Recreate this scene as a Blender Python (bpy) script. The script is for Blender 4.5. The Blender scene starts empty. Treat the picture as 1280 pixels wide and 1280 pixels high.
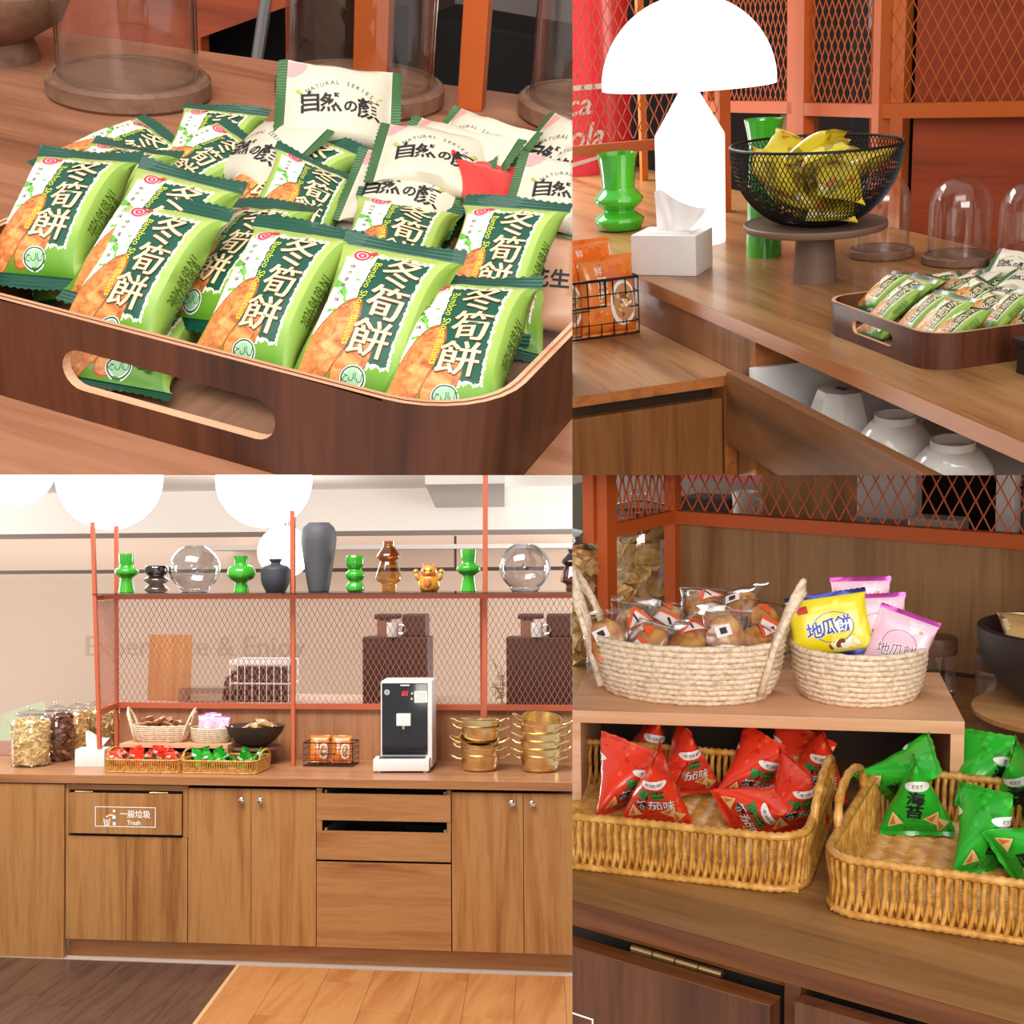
import bpy, bmesh, math, random
import numpy as np
from math import sin, cos, pi, radians
from mathutils import Matrix, Vector, noise as mnoise
random.seed(7)
SC = bpy.context.scene
COL = SC.collection
# ------------------------------------------------------------------ camera, world, lights, exposure
cam_d = bpy.data.cameras.new('camera')
cam_d.sensor_width = 36.0
cam_d.lens = 36.0 * 1750.0 / 1280.0
cam_d.clip_start = 0.05
cam = bpy.data.objects.new('camera', cam_d)
COL.objects.link(cam)
CAM_M = Matrix(((0.9904968, 0.0111336, 0.1370841, 2.1568783), (0.1373950, -0.0350628, -0.9898956, -6.3063162),
                (-0.0062145, 0.9993231, -0.0362593, 1.8467258), (0, 0, 0, 1)))
cam.matrix_world = CAM_M
SC.camera = cam
SC.view_settings.view_transform = 'Standard'
SC.view_settings.look = 'None'
SC.view_settings.gamma = 1.0
SC.view_settings.use_curve_mapping = False
SC.view_settings.exposure = 0.0
SC.cycles.use_denoising = True
SC.cycles.max_bounces = 7
SC.cycles.transparent_max_bounces = 24
SC.cycles.caustics_reflective = False
SC.cycles.caustics_refractive = False
SC.cycles.sample_clamp_indirect = 4.0
world = bpy.data.worlds.new('world')
SC.world = world
world.use_nodes = True
bg = world.node_tree.nodes['Background']
bg.inputs['Color'].default_value = (1.0, 0.97, 0.94, 1)
bg.inputs['Strength'].default_value = 0.68

def area(name, loc, target, sx, sy, power, color=(1, 0.965, 0.92)):
    l = bpy.data.lights.new(name, 'AREA')
    l.shape = 'RECTANGLE'; l.size = sx; l.size_y = sy; l.energy = power; l.color = color
    o = bpy.data.objects.new(name, l); COL.objects.link(o)
    o.location = loc
    o.rotation_euler = (Vector(target) - Vector(loc)).to_track_quat('-Z', 'Y').to_euler()
    return o
area('ceiling_panel_front', (1.7, -8.2, 4.1), (1.9, -4.0, 1.6), 3.2, 1.8, 75)
area('fill_behind', (3.3, -9.6, 2.0), (2.9, -4.0, 1.5), 3.4, 2.0, 190)  # soft frontal fill added behind the camera, not a real window
area('ceiling_panel_counter', (-0.3, -2.2, 4.9), (-0.3, 0.6, 0.8), 3.6, 2.0, 330)
area('fill_left', (-6.6, 2.6, 2.2), (0, 4.5, 1.4), 2.5, 2.2, 430, (1, 0.95, 0.90))  # unseen fill lamp added at the left to brighten the back room
area('fill_right', (4.2, 3.2, 1.7), (-1.5, 6.5, 1.5), 2.2, 2.0, 300, (1, 0.95, 0.90))  # added fill for the far wall, hidden behind the lower right set

# each of the four views of the picture is a real size counter set, stood in the world by one rigid turn
SETS = {
 1: Matrix(((0.95118, 0.263, 0.16153, 1.7382), (-0.14265, 0.83872, -0.52555, -5.6244), (-0.2737, 0.47685, 0.83529, 1.95148), (0, 0, 0, 1))),
 2: Matrix(((0.40781, 0.91306, -0.0037, 2.55268), (-0.84511, 0.37592, -0.3801, -4.52824), (-0.34566, 0.15814, 0.92494, 1.98621), (0, 0, 0, 1))),
 3: Matrix.Identity(4),
 4: Matrix(((0.87491, 0.48417, 0.01064, 2.13726), (-0.47597, 0.86372, -0.16565, -4.77693), (-0.08939, 0.13987, 0.98613, 1.44829), (0, 0, 0, 1))),
}
CUR = [1]

# ------------------------------------------------------------------ small helpers
def lin(c):
    if isinstance(c, str):
        c = tuple(int(c[i:i + 2], 16) for i in (0, 2, 4))
    r = []
    for v in c:
        v = v / 255.0
        r.append(v / 12.92 if v <= 0.04045 else ((v + 0.055) / 1.055) ** 2.4)
    return (r[0], r[1], r[2], 1.0)

class MB:
    """collects vertices, faces and material numbers of one mesh"""
    def __init__(self):
        self.v = []; self.f = []; self.m = []; self.uv = {}; self.mi = 0
    def add(self, vs, fs, mi=None, M=None):
        b = len(self.v)
        if M is not None:
            vs = [tuple(M @ Vector(p)) for p in vs]
        self.v.extend(tuple(p) for p in vs)
        mi = self.mi if mi is None else mi
        for f in fs:
            self.f.append(tuple(b + i for i in f)); self.m.append(mi)
        return self
    def box(self, lo, hi, mi=None, M=None, bev=0.0):
        x0, y0, z0 = lo; x1, y1, z1 = hi
        if bev <= 0:
            vs = [(x0, y0, z0), (x1, y0, z0), (x1, y1, z0), (x0, y1, z0), (x0, y0, z1), (x1, y0, z1), (x1, y1, z1), (x0, y1, z1)]
            fs = [(0, 3, 2, 1), (4, 5, 6, 7), (0, 1, 5, 4), (1, 2, 6, 5), (2, 3, 7, 6), (3, 0, 4, 7)]
            return self.add(vs, fs, mi, M)
        bm = bmesh.new()
        bmesh.ops.create_cube(bm, size=1.0)
        for v in bm.verts:
            v.co = Vector(((x0 + x1) / 2 + v.co.x * (x1 - x0), (y0 + y1) / 2 + v.co.y * (y1 - y0), (z0 + z1) / 2 + v.co.z * (z1 - z0)))
        bmesh.ops.bevel(bm, geom=bm.edges[:], offset=bev, segments=2, affect='EDGES', profile=0.7)
        bm.verts.index_update()
        self.add([v.co[:] for v in bm.verts], [[v.index for v in f.verts] for f in bm.faces], mi, M)
        bm.free()
        return self
    def tube(self, pts, r, n=6, closed=False, mi=None, cap=True, M=None):
        pts = [Vector(p) for p in pts]; k = len(pts)
        rs = r if isinstance(r, (list, tuple)) else [r] * k
        vs = []; fs = []
        up = None
        for i, p in enumerate(pts):
            a = pts[(i - 1) % k] if (closed or i > 0) else p
            b = pts[(i + 1) % k] if (closed or i < k - 1) else p
            t = (b - a).normalized() if (b - a).length > 1e-9 else Vector((0, 0, 1))
            if up is None:
                up = Vector((0, 0, 1)) if abs(t.z) < 0.9 else Vector((1, 0, 0))
            s = t.cross(up)
            if s.length < 1e-6: s = t.orthogonal()
            s.normalize(); up = s.cross(t).normalized()
            for j in range(n):
                an = 2 * pi * j / n + pi / n
                vs.append(p + (s * cos(an) + up * sin(an)) * rs[i])
        for i in range(k if closed else k - 1):
            for j in range(n):
                a = i * n + j; b = i * n + (j + 1) % n
                c = ((i + 1) % k) * n + (j + 1) % n; d = ((i + 1) % k) * n + j
                fs.append((a, b, c, d))
        if cap and not closed:
            fs.append(tuple(range(n - 1, -1, -1))); fs.append(tuple((k - 1) * n + j for j in range(n)))
        return self.add(vs, fs, mi, M)
    def lathe(self, prof, n=32, mi=None, M=None, sx=1.0, sy=1.0, cap=False):
        vs = []; fs = []; k = len(prof)
        for (r, z) in prof:
            for j in range(n):
                a = 2 * pi * j / n
                vs.append((r * cos(a) * sx, r * sin(a) * sy, z))
        for i in range(k - 1):
            for j in range(n):
                fs.append((i * n + j, i * n + (j + 1) % n, (i + 1) * n + (j + 1) % n, (i + 1) * n + j))
        if cap:
            fs.append(tuple(range(n - 1, -1, -1))); fs.append(tuple((k - 1) * n + j for j in range(n)))
        return self.add(vs, fs, mi, M)
    def mesh(self, name, mats, smooth=True, auto=35):
        me = bpy.data.meshes.new(name)
        me.from_pydata(self.v, [], self.f)
        mats = mats if isinstance(mats, (list, tuple)) else [mats]
        for m in mats: me.materials.append(m)
        if len(mats) > 1:
            me.polygons.foreach_set('material_index', self.m)
        if smooth:
            me.polygons.foreach_set('use_smooth', [True] * len(me.polygons))
            if auto: me.set_sharp_from_angle(angle=radians(auto))
        me.update()
        return me

def thing(name, label, cat, loc=(0, 0, 0), rot=0.0, group=None, st=None, kind=None):
    o = bpy.data.objects.new(name, None); COL.objects.link(o)
    o.empty_display_size = 0.02
    M = rot if isinstance(rot, Matrix) else Matrix.Rotation(rot, 4, 'Z')
    o.matrix_world = SETS[st or CUR[0]] @ Matrix.Translation(loc) @ M
    o['label'] = label; o['category'] = cat; o['set'] = st or CUR[0]
    if group: o['group'] = group
    if kind: o['kind'] = kind
    return o

def part(name, mb, mat, parent, smooth=True, auto=35, label=None, kind=None, loc=None, rot=None):
    me = mb if isinstance(mb, bpy.types.Mesh) else mb.mesh(name, mat, smooth, auto)
    o = bpy.data.objects.new(name, me); COL.objects.link(o)
    o.parent = parent
    if loc is not None or rot is not None:
        o.matrix_local = Matrix.Translation(loc or (0, 0, 0)) @ (rot if rot is not None else Matrix.Identity(4))
    if label: o['label'] = label
    if kind: o['kind'] = kind
    return o

def single(name, mb, mat, label, cat, loc=(0, 0, 0), rot=0.0, group=None, smooth=True, auto=35, kind=None, st=None):
    me = mb if isinstance(mb, bpy.types.Mesh) else mb.mesh(name, mat, smooth, auto)
    o = bpy.data.objects.new(name, me); COL.objects.link(o)
    M = rot if isinstance(rot, Matrix) else Matrix.Rotation(rot, 4, 'Z')
    o.matrix_world = SETS[st or CUR[0]] @ Matrix.Translation(loc) @ M
    o['label'] = label; o['category'] = cat; o['set'] = st or CUR[0]
    if group: o['group'] = group
    if kind: o['kind'] = kind
    return o

def struct(name, mb, mat, label, loc=(0, 0, 0), rot=0.0, cat=None, smooth=False):
    o = single(name, mb, mat, label, cat or name.split('_')[0], loc, rot, smooth=smooth, kind='structure')
    return o

def dup(root, loc, rot=0.0, label=None, group=None, st=None, scale=1.0):
    r = root.copy(); COL.objects.link(r)
    M = rot if isinstance(rot, Matrix) else Matrix.Rotation(rot, 4, 'Z')
    r.matrix_world = SETS[st or CUR[0]] @ Matrix.Translation(loc) @ M @ Matrix.Scale(scale, 4)
    r['set'] = st or CUR[0]
    if label: r['label'] = label
    if group: r['group'] = group
    for ch in list(root.children):
        c = ch.copy(); COL.objects.link(c); c.parent = r
        for g in list(ch.children):
            d = g.copy(); COL.objects.link(d); d.parent = c
    return r

def E3(yaw, tilt, roll):
    return Matrix.Rotation(yaw, 4, 'Z') @ Matrix.Rotation(tilt, 4, 'X') @ Matrix.Rotation(roll, 4, 'Y')

# ------------------------------------------------------------------ materials
class NT:
    def __init__(self, name):
        self.mat = bpy.data.materials.new(name); self.mat.use_nodes = True
        self.t = self.mat.node_tree; self.n = self.t.nodes; self.l = self.t.links
        self.bsdf = self.n['Principled BSDF']
    def node(self, kind, **kw):
        n = self.n.new(kind)
        for k, v in kw.items(): setattr(n, k, v)
        return n
    def sock(self, node_in, val):
        if isinstance(val, bpy.types.NodeSocket): self.l.new(val, node_in)
        else: node_in.default_value = val
    def m(self, op, a, b=0.0, c=0.0):
        n = self.node('ShaderNodeMath', operation=op)
        self.sock(n.inputs[0], a); self.sock(n.inputs[1], b)
        if op in ('MULTIPLY_ADD', 'SMOOTH_MIN', 'WRAP'): self.sock(n.inputs[2], c)
        return n.outputs[0]
    def mix(self, f, a, b):
        n = self.node('ShaderNodeMix', data_type='RGBA')
        self.sock(n.inputs[0], f)
        for i, v in ((6, a), (7, b)):
            self.sock(n.inputs[i], lin(v) if isinstance(v, str) else v)
        return n.outputs[2]
    def coord(self, which='Object'):
        return self.node('ShaderNodeTexCoord').outputs[which]
    def mapping(self, vec, loc=(0, 0, 0), scale=(1, 1, 1), rot=(0, 0, 0)):
        n = self.node('ShaderNodeMapping')
        self.l.new(vec, n.inputs[0])
        self.sock(n.inputs['Location'], loc); n.inputs['Scale'].default_value = scale; n.inputs['Rotation'].default_value = rot
        return n.outputs[0]
    def noise(self, vec, scale=5.0, detail=3.0, rough=0.5, dist=0.0):
        n = self.node('ShaderNodeTexNoise')
        if vec is not None: self.l.new(vec, n.inputs['Vector'])
        n.inputs['Scale'].default_value = scale; n.inputs['Detail'].default_value = detail
        n.inputs['Roughness'].default_value = rough; n.inputs['Distortion'].default_value = dist
        return n.outputs[0]
    def ramp(self, f, stops):
        n = self.node('ShaderNodeValToRGB')
        e = n.color_ramp.elements
        while len(e) < len(stops): e.new(0.5)
        for i, (p, c) in enumerate(stops):
            e[i].position = p; e[i].color = lin(c) if isinstance(c, (str, tuple)) and (isinstance(c, str) or max(c) > 1.01) else c
        self.l.new(f, n.inputs[0])
        return n.outputs[0]
    def bump(self, h, strength=0.2, dist=0.001):
        n = self.node('ShaderNodeBump')
        n.inputs['Strength'].default_value = strength; n.inputs['Distance'].default_value = dist
        self.l.new(h, n.inputs['Height']); self.l.new(n.outputs[0], self.bsdf.inputs['Normal'])
    def done(self, color=None, rough=0.5, metal=0.0, spec=0.5, coat=0.0):
        if color is not None: self.sock(self.bsdf.inputs['Base Color'], lin(color) if isinstance(color, str) else color)
        self.sock(self.bsdf.inputs['Roughness'], rough)
        self.bsdf.inputs['Metallic'].default_value = metal
        self.bsdf.inputs['Specular IOR Level'].default_value = spec
        self.bsdf.inputs['Coat Weight'].default_value = coat
        return self.mat

def plain(name, color, rough=0.5, metal=0.0, spec=0.5, coat=0.0, vary=0.06, scale=30.0):
    """colour with a slight procedural mottling"""
    t = NT(name)
    f = t.noise(t.coord(), scale, 3.0)
    c = lin(color)
    lo = tuple(x * (1 - vary) for x in c[:3]) + (1,); hi = tuple(min(1, x * (1 + vary)) for x in c[:3]) + (1,)
    return t.done(t.mix(f, lo, hi), rough, metal, spec, coat)

def wood(name, dark, mid, light, axis='X', rough=0.42, scale=1.0, coat=0.0, spec=0.4):
    t = NT(name)
    rnd = t.node('ShaderNodeObjectInfo').outputs['Random']
    off = t.node('ShaderNodeCombineXYZ')
    k = t.m('MULTIPLY', rnd, 9.0)
    for i in range(3): t.l.new(k, off.inputs[i])
    s = {'X': (0.9, 14, 14), 'Y': (14, 0.9, 14), 'Z': (14, 14, 0.9)}[axis]
    v = t.mapping(t.coord(), off.outputs[0], tuple(a * scale for a in s))
    f1 = t.noise(v, 1.0, 4.0, 0.55, 0.6)
    v2 = t.mapping(t.coord(), off.outputs[0], tuple(a * scale * 9 for a in s))
    f2 = t.noise(v2, 1.0, 2.0, 0.6)
    f = t.m('ADD', t.m('MULTIPLY', f1, 0.78), t.m('MULTIPLY', f2, 0.22))
    c = t.ramp(f, [(0.30, dark), (0.43, mid), (0.55, light), (0.66, mid), (0.78, light)])
    t.bump(f2, 0.08, 0.0005)
    return t.done(c, rough, 0, spec, coat)

def thin_glass(name, tint=(1, 1, 1), rough=0.0, ior=1.45, gain=1.0):
    t = NT(name)
    t.n.remove(t.bsdf)
    out = t.n['Material Output']
    tr = t.node('ShaderNodeBsdfTransparent'); tr.inputs[0].default_value = tuple(tint) + (1,)
    gl = t.node('ShaderNodeBsdfGlossy'); gl.inputs['Roughness'].default_value = rough
    mx = t.node('ShaderNodeMixShader')
    lw = t.node('ShaderNodeLayerWeight'); lw.inputs[0].default_value = 0.5
    f = t.m('MINIMUM', t.m('MULTIPLY', t.m('ADD', t.m('MULTIPLY', t.m('POWER', lw.outputs['Facing'], 5.0), 0.9), 0.04), gain), 1.0)
    t.l.new(f, mx.inputs[0]); t.l.new(tr.outputs[0], mx.inputs[1]); t.l.new(gl.outputs[0], mx.inputs[2])
    t.l.new(mx.outputs[0], out.inputs['Surface'])
    return t.mat

def glow(name, color, strength):
    t = NT(name)
    t.bsdf.inputs['Base Color'].default_value = lin(color)
    t.bsdf.inputs['Emission Color'].default_value = lin(color)
    t.bsdf.inputs['Emission Strength'].default_value = strength
    return t.mat

# ------------------------------------------------------------------ flat lettering, later laid on a surface
_GL = {}
def glyphs(text, size=1.0, offset=0.0, shear=0.0, align='CENTER', spacing=1.0):
    """2-D vertices and faces of a line of text, centred"""
    key = (text, round(size, 5), round(offset, 5), shear, align, spacing)
    if key in _GL: return _GL[key]
    cu = bpy.data.curves.new('lettering', 'FONT')
    cu.body = text; cu.size = size; cu.align_x = align; cu.align_y = 'CENTER'; cu.offset = offset; cu.shear = shear
    cu.resolution_u = 2; cu.space_character = spacing
    o = bpy.data.objects.new('lettering', cu); COL.objects.link(o)
    dg = bpy.context.evaluated_depsgraph_get(); dg.update()
    me = bpy.data.meshes.new_from_object(o.evaluated_get(dg))
    vs = [(v.co.x, v.co.y) for v in me.vertices]; fs = [tuple(p.vertices) for p in me.polygons]
    if vs and align == 'CENTER':
        cx = (min(v[0] for v in vs) + max(v[0] for v in vs)) / 2; cy = (min(v[1] for v in vs) + max(v[1] for v in vs)) / 2
        vs = [(x - cx, y - cy) for x, y in vs]
    bpy.data.objects.remove(o); bpy.data.curves.remove(cu); bpy.data.meshes.remove(me)
    _GL[key] = (vs, fs)
    return vs, fs

def lay(mb, g, fn, cx, cy, rot=0.0, sx=1.0, sy=1.0, mi=0, lift=0.0003):
    """lay flat glyphs g on surface function fn(x, y, lift)"""
    vs, fs = g
    c, s = cos(rot), sin(rot)
    out = []
    for x, y in vs:
        x *= sx; y *= sy
        out.append(fn(cx + c * x - s * y, cy + s * x + c * y, lift))
    mb.add(out, fs, mi)

def disc2(r, n=20, r0=0.0, sy=1.0):
    """flat disc or ring as 2-D vertices and faces"""
    vs = []; fs = []
    if r0 <= 0:
        vs = [(0.0, 0.0)]; R = 3 if n > 8 else 1
        for k in range(1, R + 1): vs += [(r * k / R * cos(2 * pi * i / n), r * k / R * sy * sin(2 * pi * i / n)) for i in range(n)]
        fs = [(0, 1 + i, 1 + (i + 1) % n) for i in range(n)]
        for k in range(R - 1):
            a = 1 + k * n; b = a + n
            fs += [(a + i, b + i, b + (i + 1) % n, a + (i + 1) % n) for i in range(n)]
        return vs, fs
    for i in range(n):
        a = 2 * pi * i / n
        vs += [(r * cos(a), r * sy * sin(a)), (r0 * cos(a), r0 * sy * sin(a))]
    for i in range(n):
        j = (i + 1) % n
        fs.append((2 * i, 2 * j, 2 * j + 1, 2 * i + 1))
    return vs, fs

def tri2(p, n=5):
    """triangle split into small ones so that it can follow a curved surface"""
    vs = []; ix = {}; fs = []
    for i in range(n + 1):
        for j in range(n + 1 - i):
            a, b = i / n, j / n; ix[i, j] = len(vs)
            vs.append(tuple(p[0][k] * (1 - a - b) + p[1][k] * a + p[2][k] * b for k in (0, 1)))
    for i in range(n):
        for j in range(n - i):
            fs.append((ix[i, j], ix[i + 1, j], ix[i, j + 1]))
            if i + j < n - 1: fs.append((ix[i + 1, j], ix[i + 1, j + 1], ix[i, j + 1]))
    return vs, fs

def rect2(w, h):
    n = 4
    return [(-w / 2 + w * i / n, -h / 2 + h * j / n) for j in range(n + 1) for i in range(n + 1)], [(j * (n + 1) + i, j * (n + 1) + i + 1, (j + 1) * (n + 1) + i + 1, (j + 1) * (n + 1) + i) for j in range(n) for i in range(n)]

def frame2(w, h, t):
    o = [(-w / 2, -h / 2), (w / 2, -h / 2), (w / 2, h / 2), (-w / 2, h / 2)]
    i = [(-w / 2 + t, -h / 2 + t), (w / 2 - t, -h / 2 + t), (w / 2 - t, h / 2 - t), (-w / 2 + t, h / 2 - t)]
    return o + i, [(0, 1, 5, 4), (1, 2, 6, 5), (2, 3, 7, 6), (3, 0, 4, 7)]

def rrect(w, d, r, n=6):
    """outline of a rounded rectangle centred on 0,0"""
    pts = []
    for (cx, cy, a0) in ((w / 2 - r, d / 2 - r, 0), (-w / 2 + r, d / 2 - r, pi / 2), (-w / 2 + r, -d / 2 + r, pi), (w / 2 - r, -d / 2 + r, 1.5 * pi)):
        for i in range(n + 1):
            a = a0 + pi / 2 * i / n
            pts.append((cx + r * cos(a), cy + r * sin(a)))
    return pts

# ------------------------------------------------------------------ shared materials
W_TABLE = wood('walnut_counter_warm', '714630', '986448', 'B07A5C', 'X', 0.36, 1.0, 0.12)
W_TABLE2 = wood('walnut_counter', '6F4829', '95673D', 'AD7D50', 'X', 0.34, 1.0, 0.15)
W_EDGE = wood('counter_edge_band', '7A4420', '9A5A2B', 'B06C38', 'X', 0.4)
W_TRAY = wood('dark_walnut_tray', '2A1309', '462313', '5A301C', 'Z', 0.42, 1.3)
W_TRAYIN = wood('tray_floor_walnut', '6F4B38', '8C634C', 'A1775E', 'Y', 0.45, 1.4)
W_PLY = wood('plywood_edge', 'C88B68', 'DDA582', 'E8B895', 'X', 0.5, 2.0)
W_BASE = wood('dark_round_wood', '50352A', '6E4D3D', '86644F', 'X', 0.5)
ORANGE = plain('orange_powder_coat', 'B2531C', 0.42, 0, 0.5, 0.0, 0.04)
ORANGE3 = plain('orange_powder_coat_pale', 'C4623F', 0.45, 0, 0.5, 0.0, 0.03)
GLASS = thin_glass('clear_glass', (0.98, 0.985, 0.98), 0.0, 1.45, 1.5)
INK = plain('black_ink', '1B1B1B', 0.6)
RED_INK = plain('red_ink', 'CF3B4C', 0.5)
PINK_INK = plain('pink_ink', 'F2A3B0', 0.5)
CREAM_INK = plain('cream_ink', 'F1D7AE', 0.45)
BROWN_INK = plain('brown_ink', '5B3A22', 0.5)
WHITE_INK = plain('white_ink', 'F6F3EC', 0.45)
YEL_INK = plain('yellow_ink', 'DDE23A', 0.45)
GREEN_INK = plain('leaf_green_ink', '3C9A35', 0.45)
DIGIT_INK = plain('olive_ink', '3F4F18', 0.5)

# ------------------------------------------------------------------ pillow packets
def seal_mat(name, color):
    t = NT(name)
    w = t.node('ShaderNodeTexWave', wave_type='BANDS', bands_direction='Y')
    t.l.new(t.coord(), w.inputs[0]); w.inputs['Scale'].default_value = 140
    t.bump(w.outputs[0], 0.4, 0.0006)
    return t.done(color, 0.3, 0, 0.5, 0.3)

def bamboo_mat():
    t = NT('bamboo_biscuit_wrapper')
    uv = t.node('ShaderNodeUVMap').outputs[0]
    sp = t.node('ShaderNodeSeparateXYZ'); t.l.new(uv, sp.inputs[0])
    u, v = sp.outputs[0], sp.outputs[1]
    jit = t.m('MULTIPLY', t.m('SUBTRACT', t.noise(uv, 26, 2, 0.6), 0.5), 0.10)
    def boxm(cx, hx, cy, hy, j=1.0):
        dx = t.m('SUBTRACT', t.m('ABSOLUTE', t.m('SUBTRACT', u, cx)), hx)
        dy = t.m('SUBTRACT', t.m('ABSOLUTE', t.m('SUBTRACT', v, cy)), hy)
        d = t.m('MAXIMUM', dx, dy)
        if j: d = t.m('ADD', d, t.m('MULTIPLY', jit, j))
        return t.m('LESS_THAN', d, 0.0)
    def ell(cx, cy, rx, ry, rot=0.0):
        a = t.m('SUBTRACT', u, cx); b = t.m('SUBTRACT', v, cy)
        p = t.m('ADD', t.m('MULTIPLY', a, cos(rot) / rx), t.m('MULTIPLY', b, sin(rot) / rx))
        q = t.m('ADD', t.m('MULTIPLY', a, -sin(rot) / ry), t.m('MULTIPLY', b, cos(rot) / ry))
        return t.m('SQRT', t.m('ADD', t.m('MULTIPLY', p, p), t.m('MULTIPLY', q, q)))
    front = t.m('MULTIPLY', t.m('GREATER_THAN', u, -0.001), t.m('LESS_THAN', u, 1.001))
    # ground: yellow green turning to full green at the foot
    g = t.ramp(v, [(0.0, '588C28'), (0.16, '70A02F'), (0.34, '9DB95A'), (1.0, 'B0C468')])
    # cream field with bamboo leaves at the left
    cream = t.m('MULTIPLY', boxm(0.30, 0.36, 0.55, 0.33, 0.8), front)
    col = t.mix(cream, g, 'F3EFD9')
    lv = t.noise(t.mapping(uv, (0, 0, 0), (5.0, 9.0, 1), (0, 0, 0.7)), 1.4, 1, 0.5, 0.4)
    leaf = t.m('MULTIPLY', t.m('GREATER_THAN', lv, 0.56), boxm(0.14, 0.17, 0.45, 0.26, 0.0))
    col = t.mix(leaf, col, '6DBB48')
    # dark green title panel with a ragged cream rim
    col = t.mix(t.m('MULTIPLY', boxm(0.60, 0.305, 0.545, 0.385, 1.0), front), col, 'F4EAD0')
    col = t.mix(t.m('MULTIPLY', boxm(0.60, 0.275, 0.545, 0.36, 0.7), front), col, '17523F')
    # printed picture of two biscuits
    nz = t.noise(t.mapping(uv, (0, 0, 0), (3, 6, 1)), 2.2, 4, 0.65, 0.8)
    bis = t.ramp(nz, [(0.30, 'A2502A'), (0.45, 'CE7B3F'), (0.58, 'E59B56'), (0.72, 'F2B878')])
    d1 = ell(0.17, 0.22, 0.40, 0.18, 1.0); d2 = ell(0.50, 0.17, 0.21, 0.12, 0.6)
    for d in (d2, d1):
        col = t.mix(t.m('MULTIPLY', t.m('LESS_THAN', t.m('ADD', d, t.m('MULTIPLY', jit, 1.2)), 1.0), front), col, bis)
        ring = t.m('MULTIPLY', t.m('LESS_THAN', t.m('ABSOLUTE', t.m('SUBTRACT', t.m('ADD', d, t.m('MULTIPLY', jit, 1.2)), 0.97)), 0.035), front)
        col = t.mix(ring, col, 'A65A2C')
    # gusset
    side = t.m('GREATER_THAN', u, 1.0)
    col = t.mix(side, col, '86A645')
    t.bump(t.noise(uv, 9, 3, 0.6), 0.12, 0.0012)
    return t.done(col, 0.40, 0, 0.35, 0.10)

def surf_pillow(L, WF, WS, T, seed, n=5.0, crease=1.0):
    pw, qw = (2.2, 0.8) if WF < 0.07 and 10.5 < seed < 15 else (2.8, 0.62)
    so = Vector((seed * 3.7, seed * 1.3, seed * 5.1))
    def prof(v):
        e = max(0.0, 1 - abs(2 * v - 1) ** pw) ** qw
        a = WS / 2 + (WF / 2 + 0.0035 - WS / 2) * e
        b = max(0.0004, T / 2 * e)
        return a, b, e
    def at(u, v):
        a, b, e = prof(v)
        def fz(x): return b * max(0.0, 1 - abs(x / a) ** n) ** (1 / n)
        def fx(z): return a * max(0.0, 1 - abs(z / b) ** n) ** (1 / n)
        k = 0.88
        if 0 <= u <= 1: x = (u - 0.5) * 2 * k * a; z = fz(x)
        elif u > 1:
            z0 = fz(k * a); z = z0 * (1 - 2 * min(1.0, u - 1)); x = fx(z)
        else:
            z0 = fz(k * a); z = z0 * (1 + 2 * max(-1.0, u)); x = -fx(z)
        return x, z, a, b, e
    def fn(u, v, lift=0.0):
        x, z, a, b, e = at(u, v)
        nx, nz = (x / a) ** 5, (1.0 if z > 0 else -1.0) * max(0.05, 1 - abs(x / a) ** 5)
        if u > 1: nx, nz = 1.0, z / b * 0.3
        if u < 0: nx, nz = -1.0, z / b * 0.3
        q = math.hypot(nx, nz); nx /= q; nz /= q
        d = mnoise.noise(Vector((u * 2.3, v * 3.1, 0)) + so) * 0.0022 * crease * e
        edge = (1 - e)
        d += sin(u * 17 + seed) * 0.0007 * crease * edge * min(1, e * 6)
        d += abs(mnoise.noise(Vector((u * 6.0, v * 2.0, 3)) + so)) * -0.0022 * crease * (0.35 + edge) * min(1, e * 5)
        return (x + nx * (d + lift), (v - 0.5) * L, z + nz * (d + lift))
    return fn, prof

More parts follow.
